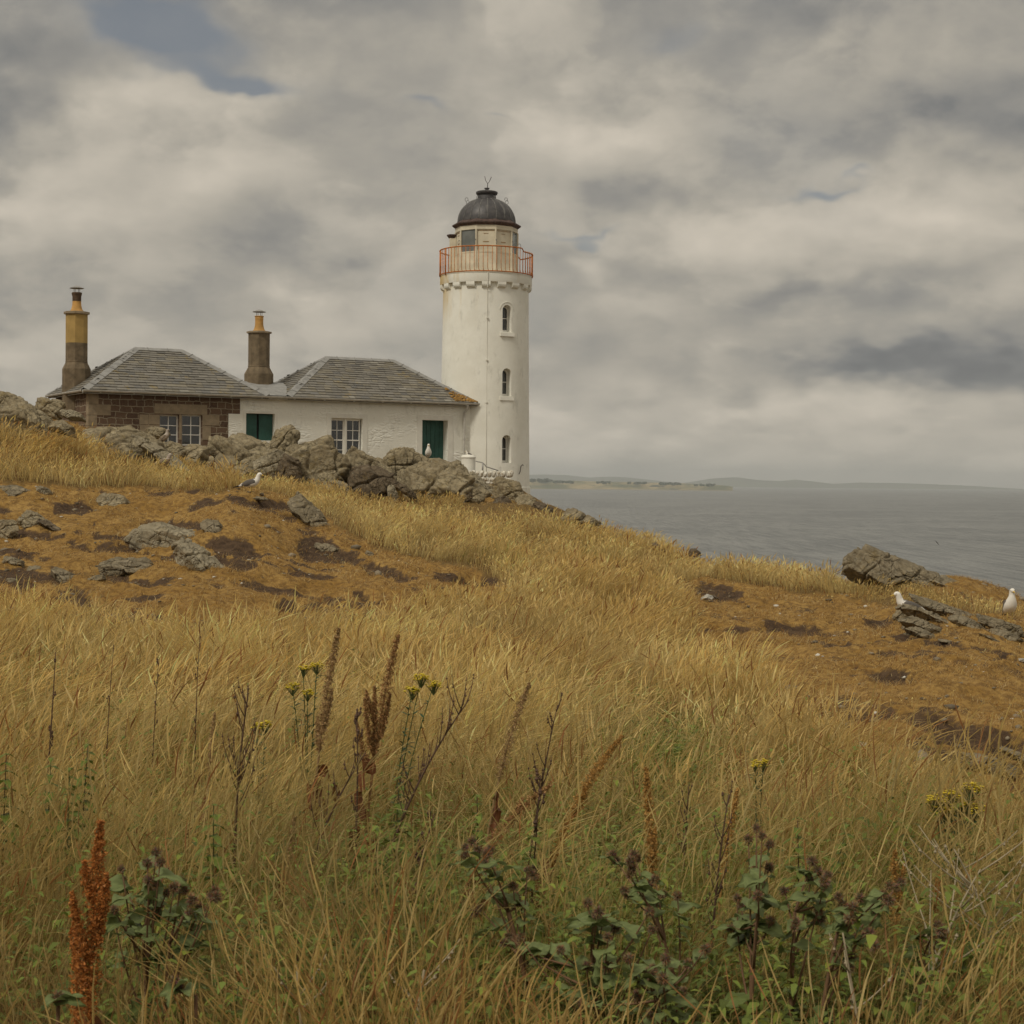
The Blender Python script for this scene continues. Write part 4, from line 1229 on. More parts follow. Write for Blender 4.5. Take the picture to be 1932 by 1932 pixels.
build_lighthouse()

# ------------------------------------------------------------------ water tank, dyke and pipe at the tower's foot
def foot_of_tower():
    zu = lambda v: 811.4 + .08 * v; xu = lambda v: 834.6 + .08 * v
    D = 61.9
    c = P(xu(610), zu(800), D); r = (780 - 440) * .08 / 2 / F * D
    top = P(xu(610), zu(655), D)[2]; bot = gz(c[0], D) - .2
    t = thing('water_tank', 'squat white painted water tank at the foot of the tower', 'tank', (c[0], D, bot))
    h = top - bot
    MB().lathe([(r, 0), (r, h * .45), (r * 1.03, h * .47), (r * 1.03, h * .52), (r, h * .54), (r, h)], 28).build('tank_body', M_TRIMW, t, True, 30)
    MB().lathe([(r * 1.08, h), (r * 1.08, h + .03), (r * .8, h + .10), (.05, h + .12)], 28).build('lid', M_TRIMW, t, True, 30)
    # rail pipe
    D2 = 61.5
    pts = [P(xu(785), zu(735), D2), P(xu(940), zu(765), D2), P(xu(985), zu(800), D2), P(xu(1035), zu(865), D2), P(xu(1320), zu(955), D2)]
    hr = thing('handrail', 'thin grey metal handrail running down beside the white tank', 'handrail', (pts[1][0], D2, pts[1][2]))
    b = Vector(hr.location)
    MB().tube([Vector(p) - b for p in pts], .02, 6).build('rail', M_STEEL, hr, True)
    p = P(xu(950), zu(770), D2); q = P(xu(950), zu(1040), D2)
    MB().tube([Vector(p) - b, Vector(q) - b], .03, 8).build('post', M_STEEL, hr, True)
    # whitewashed dyke with upright cope stones
    D3 = 60.9; r_ = random.Random(3)
    x0 = P(xu(520), zu(1000), D3)[0]; x1 = P(xu(1640), zu(1000), D3)[0]
    z1 = P(xu(1000), zu(1120), D3)[2]; z2 = P(xu(1000), zu(962), D3)[2]; zb = z1 - .95
    w = thing('stone_dyke', 'low whitewashed rubble wall with upright cope stones at the foot of the tower', 'wall', (0, 0, 0))
    wall = MB(); wall.box(x0 + .03, x1 - .03, D3 + .03, D3 + .42, zb, z1 - .02)
    z = zb
    while z < z1 - .05:
        hh = r_.uniform(.10, .17); x = x0
        while x < x1 - .04:
            ww = r_.uniform(.13, .30); xe = min(x + ww, x1)
            wall.box(x + .008, xe - .008, D3 + r_.uniform(-.03, .0), D3 + .3, z + .007, min(z + hh, z1) - .007, bev=.03 if xe - x > .1 else .01); x += ww
        z += hh
    wall.build('wall_body', M_DYKE, w)
    x = x0
    cope = MB()
    while x < x1 - .06:
        ww = r_.uniform(.11, .17) if x < x0 + 1.15 else r_.uniform(.22, .3); zt = z2 + r_.uniform(-.03, .03); lean = .03
        bm = bmesh.new(); bmesh.ops.create_icosphere(bm, subdivisions=2, radius=1)
        vs = []
        for v in bm.verts:
            q_ = Vector([math.copysign(abs(cc) ** .6, cc) for cc in v.co])
            zz = q_.z * (zt - z1) / 2
            vs.append((x + ww / 2 + q_.x * (ww / 2 - .006) + lean * q_.z - r_.random() * .006, D3 + .16 + q_.y * .2, (zt + z1) / 2 + zz))
        bm.verts.index_update(); fs = [[v.index for v in f.verts] for f in bm.faces]; bm.free()
        cope.add(vs, fs); x += ww
    cope.build('cope_stones', M_DYKE, w, True)
def mat_dyke():
    m, g = new_mat('old_whitewash')
    oc = g.n('ShaderNodeTexCoord').outputs['Object']
    n = g.noise(oc, 9, 6, .7)
    c = g.mix(g.mr(n, .46, .60), (.70, .67, .58), (.30, .24, .16))
    c = g.mix(g.mr(g.noise(oc, 3, 3), .58, .66, 0, .7), c, (.33, .24, .09))
    g.put(g.pr.inputs['Base Color'], c); g.put(g.pr.inputs['Roughness'], .9)
    return m
M_DYKE = mat_dyke()
foot_of_tower()

# ------------------------------------------------------------------ rocks
def mat_rock(name, c1, c2, lich=.5, ochre=.3):
    m, g = new_mat(name)
    oc = g.n('ShaderNodeTexCoord').outputs['Object']
    n1 = g.noise(oc, 1.6, 7, .62); n2 = g.noise(oc, 8, 6, .68); n3 = g.noise(oc, 30, 4, .7)
    c = g.mix(g.mr(n1, .32, .68), c1, c2)
    c = g.mix(g.mr(n2, .40, .72, 0, .65), c, tuple(x * .32 for x in c1))
    # crustose lichen: pale flecks, ochre patches
    v = g.noise(g.v('ADD', oc, (3.1, 7.7, 1.3)), 14, 5, .72)
    c = g.mix(g.mr(v, .57, .64, 0, lich), c, (.36, .34, .27))
    v2 = g.noise(g.v('ADD', oc, (9.1, 2.7, 5.3)), 3.2, 6, .7)
    c = g.mix(g.mr(v2, .57, .66, 0, ochre), c, (.27, .19, .055))
    c = g.mix(g.mr(n3, .60, .74, 0, .4), c, tuple(x * .45 for x in c1))
    g.put(g.pr.inputs['Base Color'], c); g.put(g.pr.inputs['Roughness'], .92); g.put(g.pr.inputs['Specular IOR Level'], .2)
    wv = g.v('ADD', g.v('MULTIPLY', oc, (1.0, 1.0, 1.6)), g.v('SCALE', g.v('SUBTRACT', g.noise(oc, 2.2, 4, col=True), (.5, .5, .5)), 1.1))
    crk = g.mr(g.vor(wv, 2.3, 'DISTANCE_TO_EDGE'), 0, .07, -.9, 0)
    b = g.n('ShaderNodeBump'); g.put(b.inputs['Strength'], .9); g.put(b.inputs['Distance'], .045)
    g.put(b.inputs['Height'], g.m('ADD', g.m('ADD', g.m('MULTIPLY', n2, 1.2), g.m('MULTIPLY', n3, .45)), g.m('MULTIPLY', crk, g.mr(n1, .40, .55))))
    g.put(g.pr.inputs['Normal'], b.outputs[0])
    return m
M_ROCK = mat_rock('lichened_rock', (.225, .180, .108), (.40, .335, .215))
M_ROCKG = mat_rock('grey_slab', (.27, .23, .155), (.42, .365, .255), .45, .2)
M_SLAB = mat_rock('brown_slab', (.20, .165, .105), (.31, .26, .175), .35, .25)
M_ROCKD = mat_rock('dark_rock', (.110, .082, .052), (.20, .155, .100), .3, .2)
M_PALE = mat_rock('pale_stone', (.42, .40, .35), (.60, .57, .50), .2, .05)
_ICO = {}
def ico(sub):
    if sub not in _ICO:
        bm = bmesh.new(); bmesh.ops.create_icosphere(bm, subdivisions=sub, radius=1)
        bm.verts.index_update()
        V = np.array([v.co[:] for v in bm.verts]); T = np.array([[v.index for v in f.verts] for f in bm.faces])
        bm.free(); _ICO[sub] = (V, T)
    return _ICO[sub]
def rock_shape(a, b, c, seed, sub, bed=.35, bedn=0, rough=1.0):
    """faceted, cracked boulder with half-axes a, b, c; bed = angle of its bedding, bedn = how many bedding grooves"""
    U, T = ico(sub)
    r = np.random.default_rng(seed)
    N = r.normal(size=(14, 3)); N /= np.linalg.norm(N, axis=1)[:, None]
    N = np.concatenate([N, [[0.15, -.15, 1], [-.2, -1, .25], [1, -.35, .15], [-1, -.3, .2], [.45, -.8, .65], [-.5, -.6, .8]]]); N += r.normal(size=N.shape) * .12
    N /= np.linalg.norm(N, axis=1)[:, None]
    d = r.uniform(.55, .92, len(N))
    dots = np.maximum(U @ N.T, 0) / d
    rr = (np.sum(dots ** 48, axis=1) + .84 ** 48) ** (-1 / 48)
    p = U * rr[:, None]
    ext = np.abs(p).max(axis=0); p = p / ext
    p = p * np.array([a, b, c])
    s = (a * b * c) ** (1 / 3)
    q = p + seed * 3.7
    # bedding ledges
    bn = np.array([math.sin(bed), .25, math.cos(bed)]); bn /= np.linalg.norm(bn)
    h = p @ bn + .12 * s * fbm(q / s * 1.3, 2, seed + 5)
    nrm = U / np.array([a, b, c]); nrm /= np.linalg.norm(nrm, axis=1)[:, None]
    disp = .045 * s * fbm(q / s * 1.7, 4, seed) + .028 * s * fbm(q / s * 6, 3, seed + 2) - .045 * s * np.abs(fbm(q / s * 2.6, 3, seed + 12))
    k = (bedn or 3) / (2 * min(c, s))
    fr = h * k; e = np.abs(fr - np.round(fr))
    groove = np.exp(-(e / .06) ** 2) * (.35 + .65 * sstep(fbm(q / s * 1.1, 2, seed + 8), -.3, .5))
    disp = disp - groove * (.14 if not bedn else .12) * s
    disp += .035 * s * (np.floor(fr + .5) % 2 - .5) * (1 if bedn else .7)
    # joints across the bedding
    jn = np.array([math.cos(bed), -.35, -math.sin(bed)]); j = p @ jn + .15 * s * fbm(q / s * 1.1, 2, seed + 15)
    fj = j * 1.15 / s; e2 = np.abs(fj - np.round(fj))
    disp -= np.exp(-(e2 / .05) ** 2) * .17 * s * (sstep(fbm(q / s * .9, 2, seed + 18), -.5, .1))
    return p + nrm * disp[:, None] * rough, T
ROCKS = []
RG1 = 'rocks of the outcrop in front of the cottages'
RG2 = 'stones on the worn slope at left'
RG3 = 'rocks on the right-hand headland'
def rock(label, x, y, w, h, D=None, tilt=0, mat=None, seed=1, dep=.85, bed=.35, bedn=0, sub=None, name='boulder', sink=.12, yaw=0, cat='rock', group=None, foot=None):
    """x, y: centre in the picture; w, h: size along its own axes (px); tilt in degrees, positive = falling to the right"""
    if group == RG2 and D is None: w *= 1.25; h *= 1.02; sink = .5; dep = max(dep, .9)
    if group == RG1 and w > 40: w *= 1.17; h *= 1.17; y += h * .04
    if D is None: D = ground_hit(x, (y + h * .42) if foot is None else foot)
    a = w / 2 / F * D; c = h / 2 / F * D * (1 + sink); b = a * dep
    if sub is None: sub = 6 if w * h > 2600 else (5 if w * h > 500 else 4)
    V, T = rock_shape(a, b, c, seed, sub, bed, bedn)
    me = np_mesh(name, V, tris=T, smooth=True)
    o = link_mesh(name, me, mat or M_ROCK)
    q = P(x, y + h * sink * .5, D)
    o.location = q + np.array([0, b * .45, 0]); o.rotation_euler = (0, math.radians(tilt), math.radians(yaw))
    tag(o, label, cat, group)
    ROCKS.append((float(q[0]), D + b * .45, a * .8, b * .8))
    return o
RG1 = 'rocks of the outcrop in front of the cottages'
RG2 = 'stones on the worn slope at left'
RG3 = 'rocks on the right-hand headland'
def build_rocks():
    R = rock
    # main outcrop
    R('large low grey outcrop rock under the green shutters', 468, 855, 165, 92, 52, 8, seed=11, bed=.6, sink=.2, group=RG1)
    R('smooth sloping slab at the left end of the main outcrop', 452, 868, 150, 50, 50.6, 27, seed=12, dep=.35, bed=.5, group=RG1)
    R('rounded rock knob just right of the green shutters', 533, 828, 58, 60, 53, 15, seed=13, sink=.3, group=RG1)
    R('lumpy rock below the paired white windows', 600, 846, 90, 70, 53.5, 35, seed=14, bed=.7, sink=.3, group=RG1)
    R('big brown boulder with dark cracks left of the split', 594, 888, 118, 100, 50.5, 20, seed=15, bed=-.5, group=RG1)
    R('dark stained boulder wedged low in the outcrop', 540, 893, 70, 74, 50.0, 10, M_ROCKD, seed=16, group=RG1)
    R('knobbly white streaked rock in the left part of the outcrop', 508, 872, 48, 62, 50.2, 50, M_ROCKG, seed=17, dep=.5, group=RG1)
    R('long tilted slab leaning down to the right below the paired windows', 706, 880, 108, 54, 51.5, 34, seed=18, bed=.1, bedn=2, group=RG1)
    R('dark low boulder at the foot of the tilted slab', 692, 914, 82, 72, 50.2, 14, M_ROCKD, seed=19, bed=.8, group=RG1)
    R('upright pointed boulder in the middle of the outcrop', 742, 872, 64, 74, 52.2, 24, seed=20, bed=1.0, sink=.25, group=RG1)
    R('small dark block behind the tilted slab', 660, 858, 32, 34, 53.2, -10, M_ROCKD, seed=21, sink=.3, group=RG1)
    R('domed rock where the gull sits before the green door', 803, 876, 72, 50, 53, 12, seed=22, sink=.5, group=RG1)
    R('huge rounded boulder at the right of the outcrop', 818, 914, 134, 96, 50.5, 8, seed=23, bed=.5, group=RG1)
    R('rock shoulder right of the gull rock', 855, 894, 62, 50, 52.2, 34, seed=24, bed=.8, sink=.3, group=RG1)
    R('angular slanting slab beside the white water tank', 867, 902, 76, 34, 53, 42, seed=25, bed=.0, bedn=2, dep=.6, group=RG1)
    R('dark faced slab leaning toward the whitewashed dyke', 908, 913, 60, 17, 54, 38, M_ROCKG, seed=26, bed=.0, dep=1.0, group=RG1)
    R('narrow upright stone in the dark gap of the outcrop', 741, 938, 26, 52, 50.0, -8, M_ROCKG, seed=27, dep=.6, group=RG1)
    R('driftwood coloured splinter of rock over the dark gap', 762, 921, 62, 13, 49.6, 36, M_ROCKD, seed=28, dep=.4, group=RG1)
    R('low rubble rock under the huge rounded boulder', 868, 938, 42, 30, 50.3, 20, M_ROCKD, seed=29, group=RG1)
    R('grey green boulder against the tower base', 966, 930, 74, 54, 52.5, 22, seed=30, bed=.9, group=RG1)
    R('brown stone at the foot of the grey green boulder', 944, 950, 44, 30, 50.5, 12, M_ROCKD, seed=31, group=RG1)
    R('small block below the tower base at right', 996, 948, 44, 28, 51, 25, seed=32, group=RG1)
    R('low stone between the dyke and the orange turf', 926, 920, 24, 18, 55.5, 30, seed=33, group=RG1)
    R('broad tilted block between the shutters and the big brown boulder', 572, 866, 110, 60, 52, 30, seed=34, bed=.2, bedn=2, sink=.3, group=RG1)
    R('sunken block filling the gap right of the big brown boulder', 655, 890, 70, 66, 52, 18, M_ROCKD, seed=35, sink=.3, group=RG1)
    R('rock face between the upright boulder and the gull rock', 778, 884, 66, 62, 52.6, 20, seed=36, bed=.9, sink=.3, group=RG1)
    R('low skirt of rock under the left sloping slab', 436, 892, 90, 50, 49.8, 22, seed=37, bed=.1, bedn=2, group=RG1)
    R('brown rock low between the big brown boulder and the dark low boulder', 640, 920, 64, 48, 49.6, 14, seed=38, group=RG1)
    R('outlying angular block left of the orange turf by the tower', 893, 938, 44, 32, 50.5, 28, seed=39, group=RG1)
    R('continuous cracked bedrock behind the left of the outcrop', 500, 888, 270, 92, 52.8, 10, seed=131, dep=.35, bed=.55, bedn=3, sink=.3, group=RG1)
    R('continuous cracked bedrock through the middle of the outcrop', 690, 905, 270, 84, 53.2, 8, seed=132, dep=.35, bed=.7, bedn=3, sink=.3, group=RG1)
    R('continuous cracked bedrock at the right of the outcrop', 848, 925, 230, 70, 53.0, 12, seed=133, dep=.35, bed=.6, bedn=3, sink=.3, group=RG1)
    # left part
    R('grooved whaleback rock below the stone cottage', 235, 846, 190, 92, 46.0, 22, seed=41, bed=-1.05, bedn=6, sink=.1, group=RG1)
    R('long smooth rib running down from the whaleback rock', 306, 858, 130, 30, 45.2, 36, M_ROCKG, seed=42, dep=.5, bed=.1, group=RG1)
    R('rounded rock left of the main outcrop', 358, 860, 62, 44, 50, 4, seed=43, group=RG1)
    R('small craggy rock below the paired stone framed windows', 322, 842, 52, 34, 48.5, 20, seed=44, group=RG1)
    R('ledge of rock under the left stone framed window', 292, 816, 44, 26, 51, 6, seed=45, group=RG1)
    R('broad jagged rock at the left edge of the hilltop', 40, 790, 160, 98, 44, 26, seed=46, bed=.9, bedn=4, group=RG2)
    R('flat topped rock behind the jagged hilltop rock', 12, 762, 110, 52, 47, 14, seed=47, group=RG2)
    R('low rock below the end of the cottage roof', 90, 764, 76, 46, 53, 12, seed=48, sink=.6, group=RG2)
    R('pale rock half in orange turf under the cottage corner', 135, 780, 52, 22, 47, 16, M_ROCKG, seed=49, group=RG2)
    R('low cracked rock at the right end of the hilltop rocks', 112, 806, 60, 26, 43, 18, seed=50, group=RG2)
    # worn slope
    R('large pale layered slab in the middle of the worn slope', 318, 1012, 135, 48, None, 14, M_ROCKG, seed=61, dep=.6, bedn=2, bed=.1, group=RG2)
    R('lower half of the pale layered slab, broken off', 372, 1046, 110, 48, None, 38, M_ROCKG, seed=62, dep=.5, bedn=2, group=RG2, foot=1070)
    R('wide block shaped stone left of the layered slab', 220, 1062, 118, 36, None, -1, M_SLAB, seed=63, dep=.5, bed=.2, group=RG2)
    R('brown rounded stone on bare earth, left of the standing gull', 214, 945, 62, 26, None, 6, seed=64, group=RG2)
    R('flat grey slab at the left edge of the slope', 28, 924, 96, 20, None, 10, M_SLAB, seed=65, group=RG2)
    R('small wedge stone beside the flat grey slab', 80, 926, 34, 16, None, 30, M_SLAB, seed=66, group=RG2)
    R('orange lichened boulder near the left edge', 52, 980, 62, 34, None, 20, seed=67, group=RG2)
    R('dark boulder cut by the left edge', 4, 995, 52, 54, None, 20, seed=68, group=RG2)
    R('thin root-like ridge of stone right of the lichened boulder', 108, 996, 84, 8, None, 22, M_ROCKD, seed=69, dep=.3, group=RG2)
    R('small flat stone above the layered slab', 310, 981, 32, 13, None, 2, M_SLAB, seed=70, group=RG2)
    R('pointed stone standing right of the layered slab', 404, 994, 46, 24, None, 50, M_SLAB, seed=71, dep=.5, group=RG2)
    R('thin tilted plate of stone at lower left', 122, 1086, 76, 24, None, 36, M_SLAB, seed=72, dep=.5, group=RG2)
    R('small grey stone at lower left of the slope', 24, 1057, 36, 16, None, 12, M_SLAB, seed=73, group=RG2)
    R('sunken stone below the small grey stone', 18, 1096, 32, 12, None, 4, M_SLAB, seed=74, group=RG2)
    R('half buried stone under the block shaped stone', 180, 1090, 30, 10, None, -8, M_SLAB, seed=75, group=RG2)
    R('lone chip of stone on the left slope', 154, 1001, 20, 8, None, 6, M_SLAB, seed=76, group=RG2)
    R('mossy stone in dry grass below the left plate', 70, 1075, 40, 14, None, 20, M_SLAB, seed=77, group=RG2)
    R('long leaning grey slab right of the standing gull', 583, 958, 112, 36, None, 44, M_SLAB, seed=78, dep=.45, bedn=3, bed=.0, group=RG2, foot=985)
    R('flat perch stone beside the standing gull', 484, 938, 36, 6, None, 2, M_SLAB, seed=79, group=RG2)
    R('small pointed stone on dark earth in mid slope', 620, 1034, 50, 18, None, 22, M_SLAB, seed=80, group=RG2)
    R('grey pebble right of the mid slope stone', 697, 1043, 16, 9, None, 12, M_SLAB, seed=81, group=RG2)
    # crest
    R('small dark rock on the crest right of the tower', 1018, 954, 36, 14, None, 22, M_ROCKD, seed=82, group=RG3, D_=None) if False else None
    R('rocky lip just right of the tower base', 1026, 960, 66, 26, 49, 26, M_ROCKD, seed=82, group=RG3)
    R('rounded rock on the grassy crest right of the tower', 1082, 974, 56, 32, 47.5, 20, seed=83, group=RG3)
    R('flat little rock just beyond the rounded crest rock', 1116, 984, 40, 20, 47, 20, seed=84, group=RG3)
    R('low brown ledge on the crest in mid picture', 1245, 1033, 44, 12, 42, 24, M_ROCKD, seed=85, group=RG3)
    R('dark pointed rock poking above the crest grass', 1312, 1043, 26, 16, 41, 16, M_ROCKD, seed=86, group=RG3)
    R('pale round stone on the brown mound', 1337, 1128, 30, 22, None, 4, M_PALE, seed=87, group=RG3)
    R('thin dark plate leaning on the pale round stone', 1352, 1128, 18, 7, None, 40, M_ROCKD, seed=88, group=RG3, foot=1134)
    # headland
    R('large domed rock crowning the right headland', 1660, 1072, 140, 84, 34, 8, M_SLAB, seed=91, bed=.6, group=RG3)
    R('long tapering rock sloping down from the domed rock', 1740, 1090, 150, 56, 34, 23, M_SLAB, seed=92, bed=.2, bedn=3, group=RG3)
    R('red brown rock at the left of the domed rock', 1606, 1072, 34, 32, 35, 0, M_ROCKD, seed=93, group=RG3)
    R('low tapering tail of rock running down the far right skyline', 1826, 1112, 160, 34, 34, 16, M_SLAB, seed=112, bed=.1, bedn=3, group=RG3)
    R('split grey ledge right of the domed rock', 1782, 1106, 56, 12, 33.5, 28, M_SLAB, seed=94, group=RG3)
    R('small pale outcrop on the far right skyline', 1786, 1090, 40, 12, 36, 12, M_SLAB, seed=95, group=RG3)
    R('dark stone where the sitting gull rests', 1700, 1160, 30, 30, None, 10, seed=96, group=RG3)
    for lab, x, y, w, h, t, sd in (('long upper slab of the strata behind the sitting gull', 1790, 1150, 128, 15, 22, 97), ('middle slab of the strata right of the sitting gull', 1762, 1161, 122, 15, 24, 98),
                              ('lower slab of the strata below the sitting gull', 1752, 1180, 100, 15, 24, 99), ('short broken slab at the foot of the strata', 1740, 1192, 62, 12, 20, 100),
                              ('rounded top block of the strata', 1755, 1143, 34, 16, 24, 101), ('outer right slab of the strata', 1828, 1174, 70, 12, 26, 102)):
        R(lab, x, y + 3, w * 1.12, h * 1.9, None, t * .85, M_SLAB, seed=sd, dep=.6, bed=.0, bedn=2, group=RG3, foot=y + h * .3 + 8)
    R('long slab under the standing gull at far right', 1890, 1182, 100, 26, None, 20, M_SLAB, seed=103, dep=.4, group=RG3)
    R('lower slab at the far right edge', 1905, 1200, 90, 24, None, 20, M_SLAB, seed=104, dep=.4, group=RG3)
    R('thin slab sliding down right of the strata', 1872, 1206, 60, 8, None, 28, M_SLAB, seed=105, dep=.4, group=RG3)
    R('flat stone below the strata', 1792, 1250 - 38, 40, 8, None, 8, M_SLAB, seed=106, dep=.6, group=RG3)
    R('round cobble at the left foot of the strata', 1711, 1182, 18, 14, None, 4, M_SLAB, seed=107, group=RG3)
    R('flat cobble under the round cobble', 1722, 1197, 34, 9, None, 4, M_SLAB, seed=108, group=RG3)
    R('white pebble at the right edge below the slabs', 1928, 1246, 16, 8, None, 4, M_PALE, seed=109, group=RG3)
    R('broad bare slab at the lower right edge', 1870, 1440, 150, 34, None, 14, M_SLAB, seed=110, dep=.55, bedn=2, bed=.05, group=RG3, foot=1462)
    R('second slab overlapping the broad bare slab', 1925, 1428, 100, 18, None, 22, M_SLAB, seed=111, dep=.5, group=RG3, foot=1448)
build_rocks()

# ------------------------------------------------------------------ birds
M_FEATHER = veg_mat('feathers', 0.0, .75, .2)
M_BEAK = simple('yellow_bill', (.62, .42, .08), .5, .1)
M_BLACK = simple('black_horn', (.02, .018, .016), .35, .2)
M_LEG = simple('yellow_leg', (.50, .36, .10), .6, .1)
def loft(st, n=18, sup=2.3):
    """body skin through stations (x, z, half width, half height); rings stay perpendicular to the path"""
    st = np.array(st, float)
    # resample smoothly
    m = len(st); tt = np.linspace(0, m - 1, (m - 1) * 4 + 1)
    def cr(col):
        out = []
        for t in tt:
            i = int(min(math.floor(t), m - 2)); f = t - i
            p = [st[max(min(i + k, m - 1), 0), col] for k in (-1, 0, 1, 2)]
            out.append(.5 * ((2 * p[1]) + (-p[0] + p[2]) * f + (2 * p[0] - 5 * p[1] + 4 * p[2] - p[3]) * f * f + (-p[0] + 3 * p[1] - 3 * p[2] + p[3]) * f ** 3))
        return np.array(out)
    X, Z, A, B = [cr(k) for k in range(4)]
    A = np.maximum(A, .002); B = np.maximum(B, .002)
    V, Q = [], []
    for i in range(len(tt)):
        j0, j1 = max(i - 1, 0), min(i + 1, len(tt) - 1)
        t = np.array([X[j1] - X[j0], Z[j1] - Z[j0]]); t /= np.linalg.norm(t) + 1e-9
        nx, nz = -t[1], t[0]
        for k in range(n):
            a = 2 * PI * k / n
            V.append((X[i] + nx * B[i] * math.sin(a), A[i] * math.cos(a), Z[i] + nz * B[i] * math.sin(a)))
    for i in range(len(tt) - 1):
        for k in range(n): Q.append((i * n + k, i * n + (k + 1) % n, (i + 1) * n + (k + 1) % n, (i + 1) * n + k))
    T = []
    e = len(V); V.append((X[0], 0, Z[0])); V.append((X[-1], 0, Z[-1]))
    for k in range(n):
        T.append((e, (k + 1) % n, k)); T.append((e + 1, (len(tt) - 1) * n + k, (len(tt) - 1) * n + (k + 1) % n))
    return np.array(V), np.array(Q), np.array(T)
POSES = {
 'stand': dict(st=[(-.275, .118, .016, .004), (-.24, .124, .030, .009), (-.17, .142, .046, .026), (-.09, .162, .066, .055), (0, .186, .080, .076), (.075, .212, .076, .078), (.125, .250, .056, .062), (.148, .292, .043, .048), (.160, .330, .040, .043), (.176, .362, .040, .040), (.202, .366, .034, .033), (.226, .356, .014, .017), (.232, .354, .006, .008)],
               wing=[(.105, .222, .020, .030), (.06, .215, .026, .058), (-.02, .200, .028, .062), (-.11, .172, .022, .045), (-.20, .140, .012, .020), (-.32, .106, .005, .006), (-.36, .098, .003, .003)], leg=(.03, .115), head=(.190, .368), bill=(.226, .354, -.25)),
 'alert': dict(st=[(-.20, .085, .016, .005), (-.17, .100, .034, .014), (-.11, .130, .058, .045), (-.04, .170, .082, .072), (.025, .225, .088, .080), (.06, .285, .070, .066), (.075, .335, .048, .050), (.078, .375, .038, .040), (.084, .412, .038, .040), (.108, .425, .034, .034), (.134, .418, .014, .016), (.140, .416, .006, .007)],
               wing=[(.055, .270, .016, .026), (.02, .245, .022, .050), (-.05, .200, .024, .056), (-.12, .150, .018, .040), (-.19, .105, .010, .018), (-.27, .060, .004, .006)], leg=(.005, .115), head=(.098, .424), bill=(.132, .416, -.12)),
}
def gull(label, x, y, D, yaw, pose='stand', scale=1.0, legs=True, young=False, drop=0.0, group='gulls on the rocks and turf', turn=0.0, z=None, name='gull'):
    """x, y: where the feet (or belly) meet the ground in the picture; yaw 0 = facing right"""
    q = P(x, y, D)
    root = thing(name, label, 'bird', (q[0], q[1], q[2] if z is None else z), math.radians(yaw), group)
    root.scale = (scale,) * 3
    ps_ = POSES[pose]
    V, Q, T = loft(ps_['st'])
    V[:, 2] -= drop
    n = len(V); c = np.zeros((n, 3))
    white_ = np.array([.80, .77, .70]); grey = np.array([.125, .112, .100])
    c[:] = white_
    if young:
        nz = fbm(V * 60, 3, 4); c[:] = np.where(nz[:, None] > .05, (.16, .115, .08), (.34, .27, .20)); hd = V[:, 2] > (.27 - drop); c[hd] = np.where(nz[hd, None] > .25, (.28, .22, .18), (.44, .38, .32))
    else:
        tail = V[:, 0] < (-.245 if pose == 'stand' else -.19); c[tail] = (.72, .70, .65)
        back = (V[:, 2] + drop > np.interp(V[:, 0], [-.2, .12], [.17, .285])) & (V[:, 0] < .10) & (pose == 'stand')
        c[back] = grey
    bo = link_mesh('body', np_mesh('gull_body', V, quads=Q, tris=T, smooth=True, cols=c), M_FEATHER, root)
    for sgn in (-1, 1):
        W, WQ, WT_ = loft(ps_['wing'], 12)
        off = np.interp(W[:, 0], [-.36, -.2, -.05, .1], [.012, .036, .058, .052]) if pose == 'stand' else np.interp(W[:, 0], [-.27, -.12, 0, .06], [.012, .046, .068, .058])
        W[:, 1] = W[:, 1] * 1.0 + sgn * off; W[:, 2] -= drop
        wc = np.tile(grey, (len(W), 1))
        if young:
            nz = fbm(W * 70, 2, 8); wc = np.where(nz[:, None] > 0, (.10, .07, .05), (.30, .24, .17))
        else:
            tip = W[:, 0] < (-.215 if pose == 'stand' else -.17); wc[tip] = (.015, .014, .014)
            tr = (W[:, 0] < -.16) & (W[:, 0] > -.205); wc[tr] = (.74, .70, .64)
            edge = (W[:, 2] + drop < np.interp(W[:, 0], [-.2, .1], [.118, .165])) & ~tip; wc[edge] = wc[edge] * .6
        link_mesh('wing', np_mesh('gull_wing', W, quads=WQ, tris=WT_, smooth=True, cols=wc), M_FEATHER, root)
    bx, bz, sl = ps_['bill']; bz -= drop
    MB().tube([(bx - .008, 0, bz), (bx + .02, 0, bz + sl * .02), (bx + .045, 0, bz + sl * .05), (bx + .055, 0, bz + sl * .05 - .012)], [.0125, .010, .008, .002], 8).build('beak', M_BLACK if young else M_BEAK, root, True)
    hx, hz = ps_['head']
    for s_ in (-1, 1):
        MB().lathe([(.0005, -.005), (.0045, -.003), (.0055, 0), (.0045, .003), (.0005, .005)], 8).build('eye', M_BLACK, root, True).location = (hx + .010, s_ * .0345, hz + .004 - drop)
    if legs:
        lx, lz = ps_['leg']
        for s_ in (-1, 1):
            m = MB(); y0 = s_ * .032
            m.tube([(lx, y0, lz + .03), (lx - .008, y0, lz * .55), (lx + .002, y0, .008)], [.010, .0055, .006], 7)
            for k in (-.5, 0, .5): m.tube([(lx, y0, .008), (lx + .05 * math.cos(k), y0 + .05 * math.sin(k), .003)], [.005, .003], 5)
            m.add([(lx, y0, .006), (lx + .046 * math.cos(.5), y0 + .046 * math.sin(.5), .003), (lx + .05, y0, .003), (lx + .046 * math.cos(.5), y0 - .046 * math.sin(.5), .003)], [(0, 1, 2, 3)])
            m.build('leg', M_LEG, root, True)
    return root
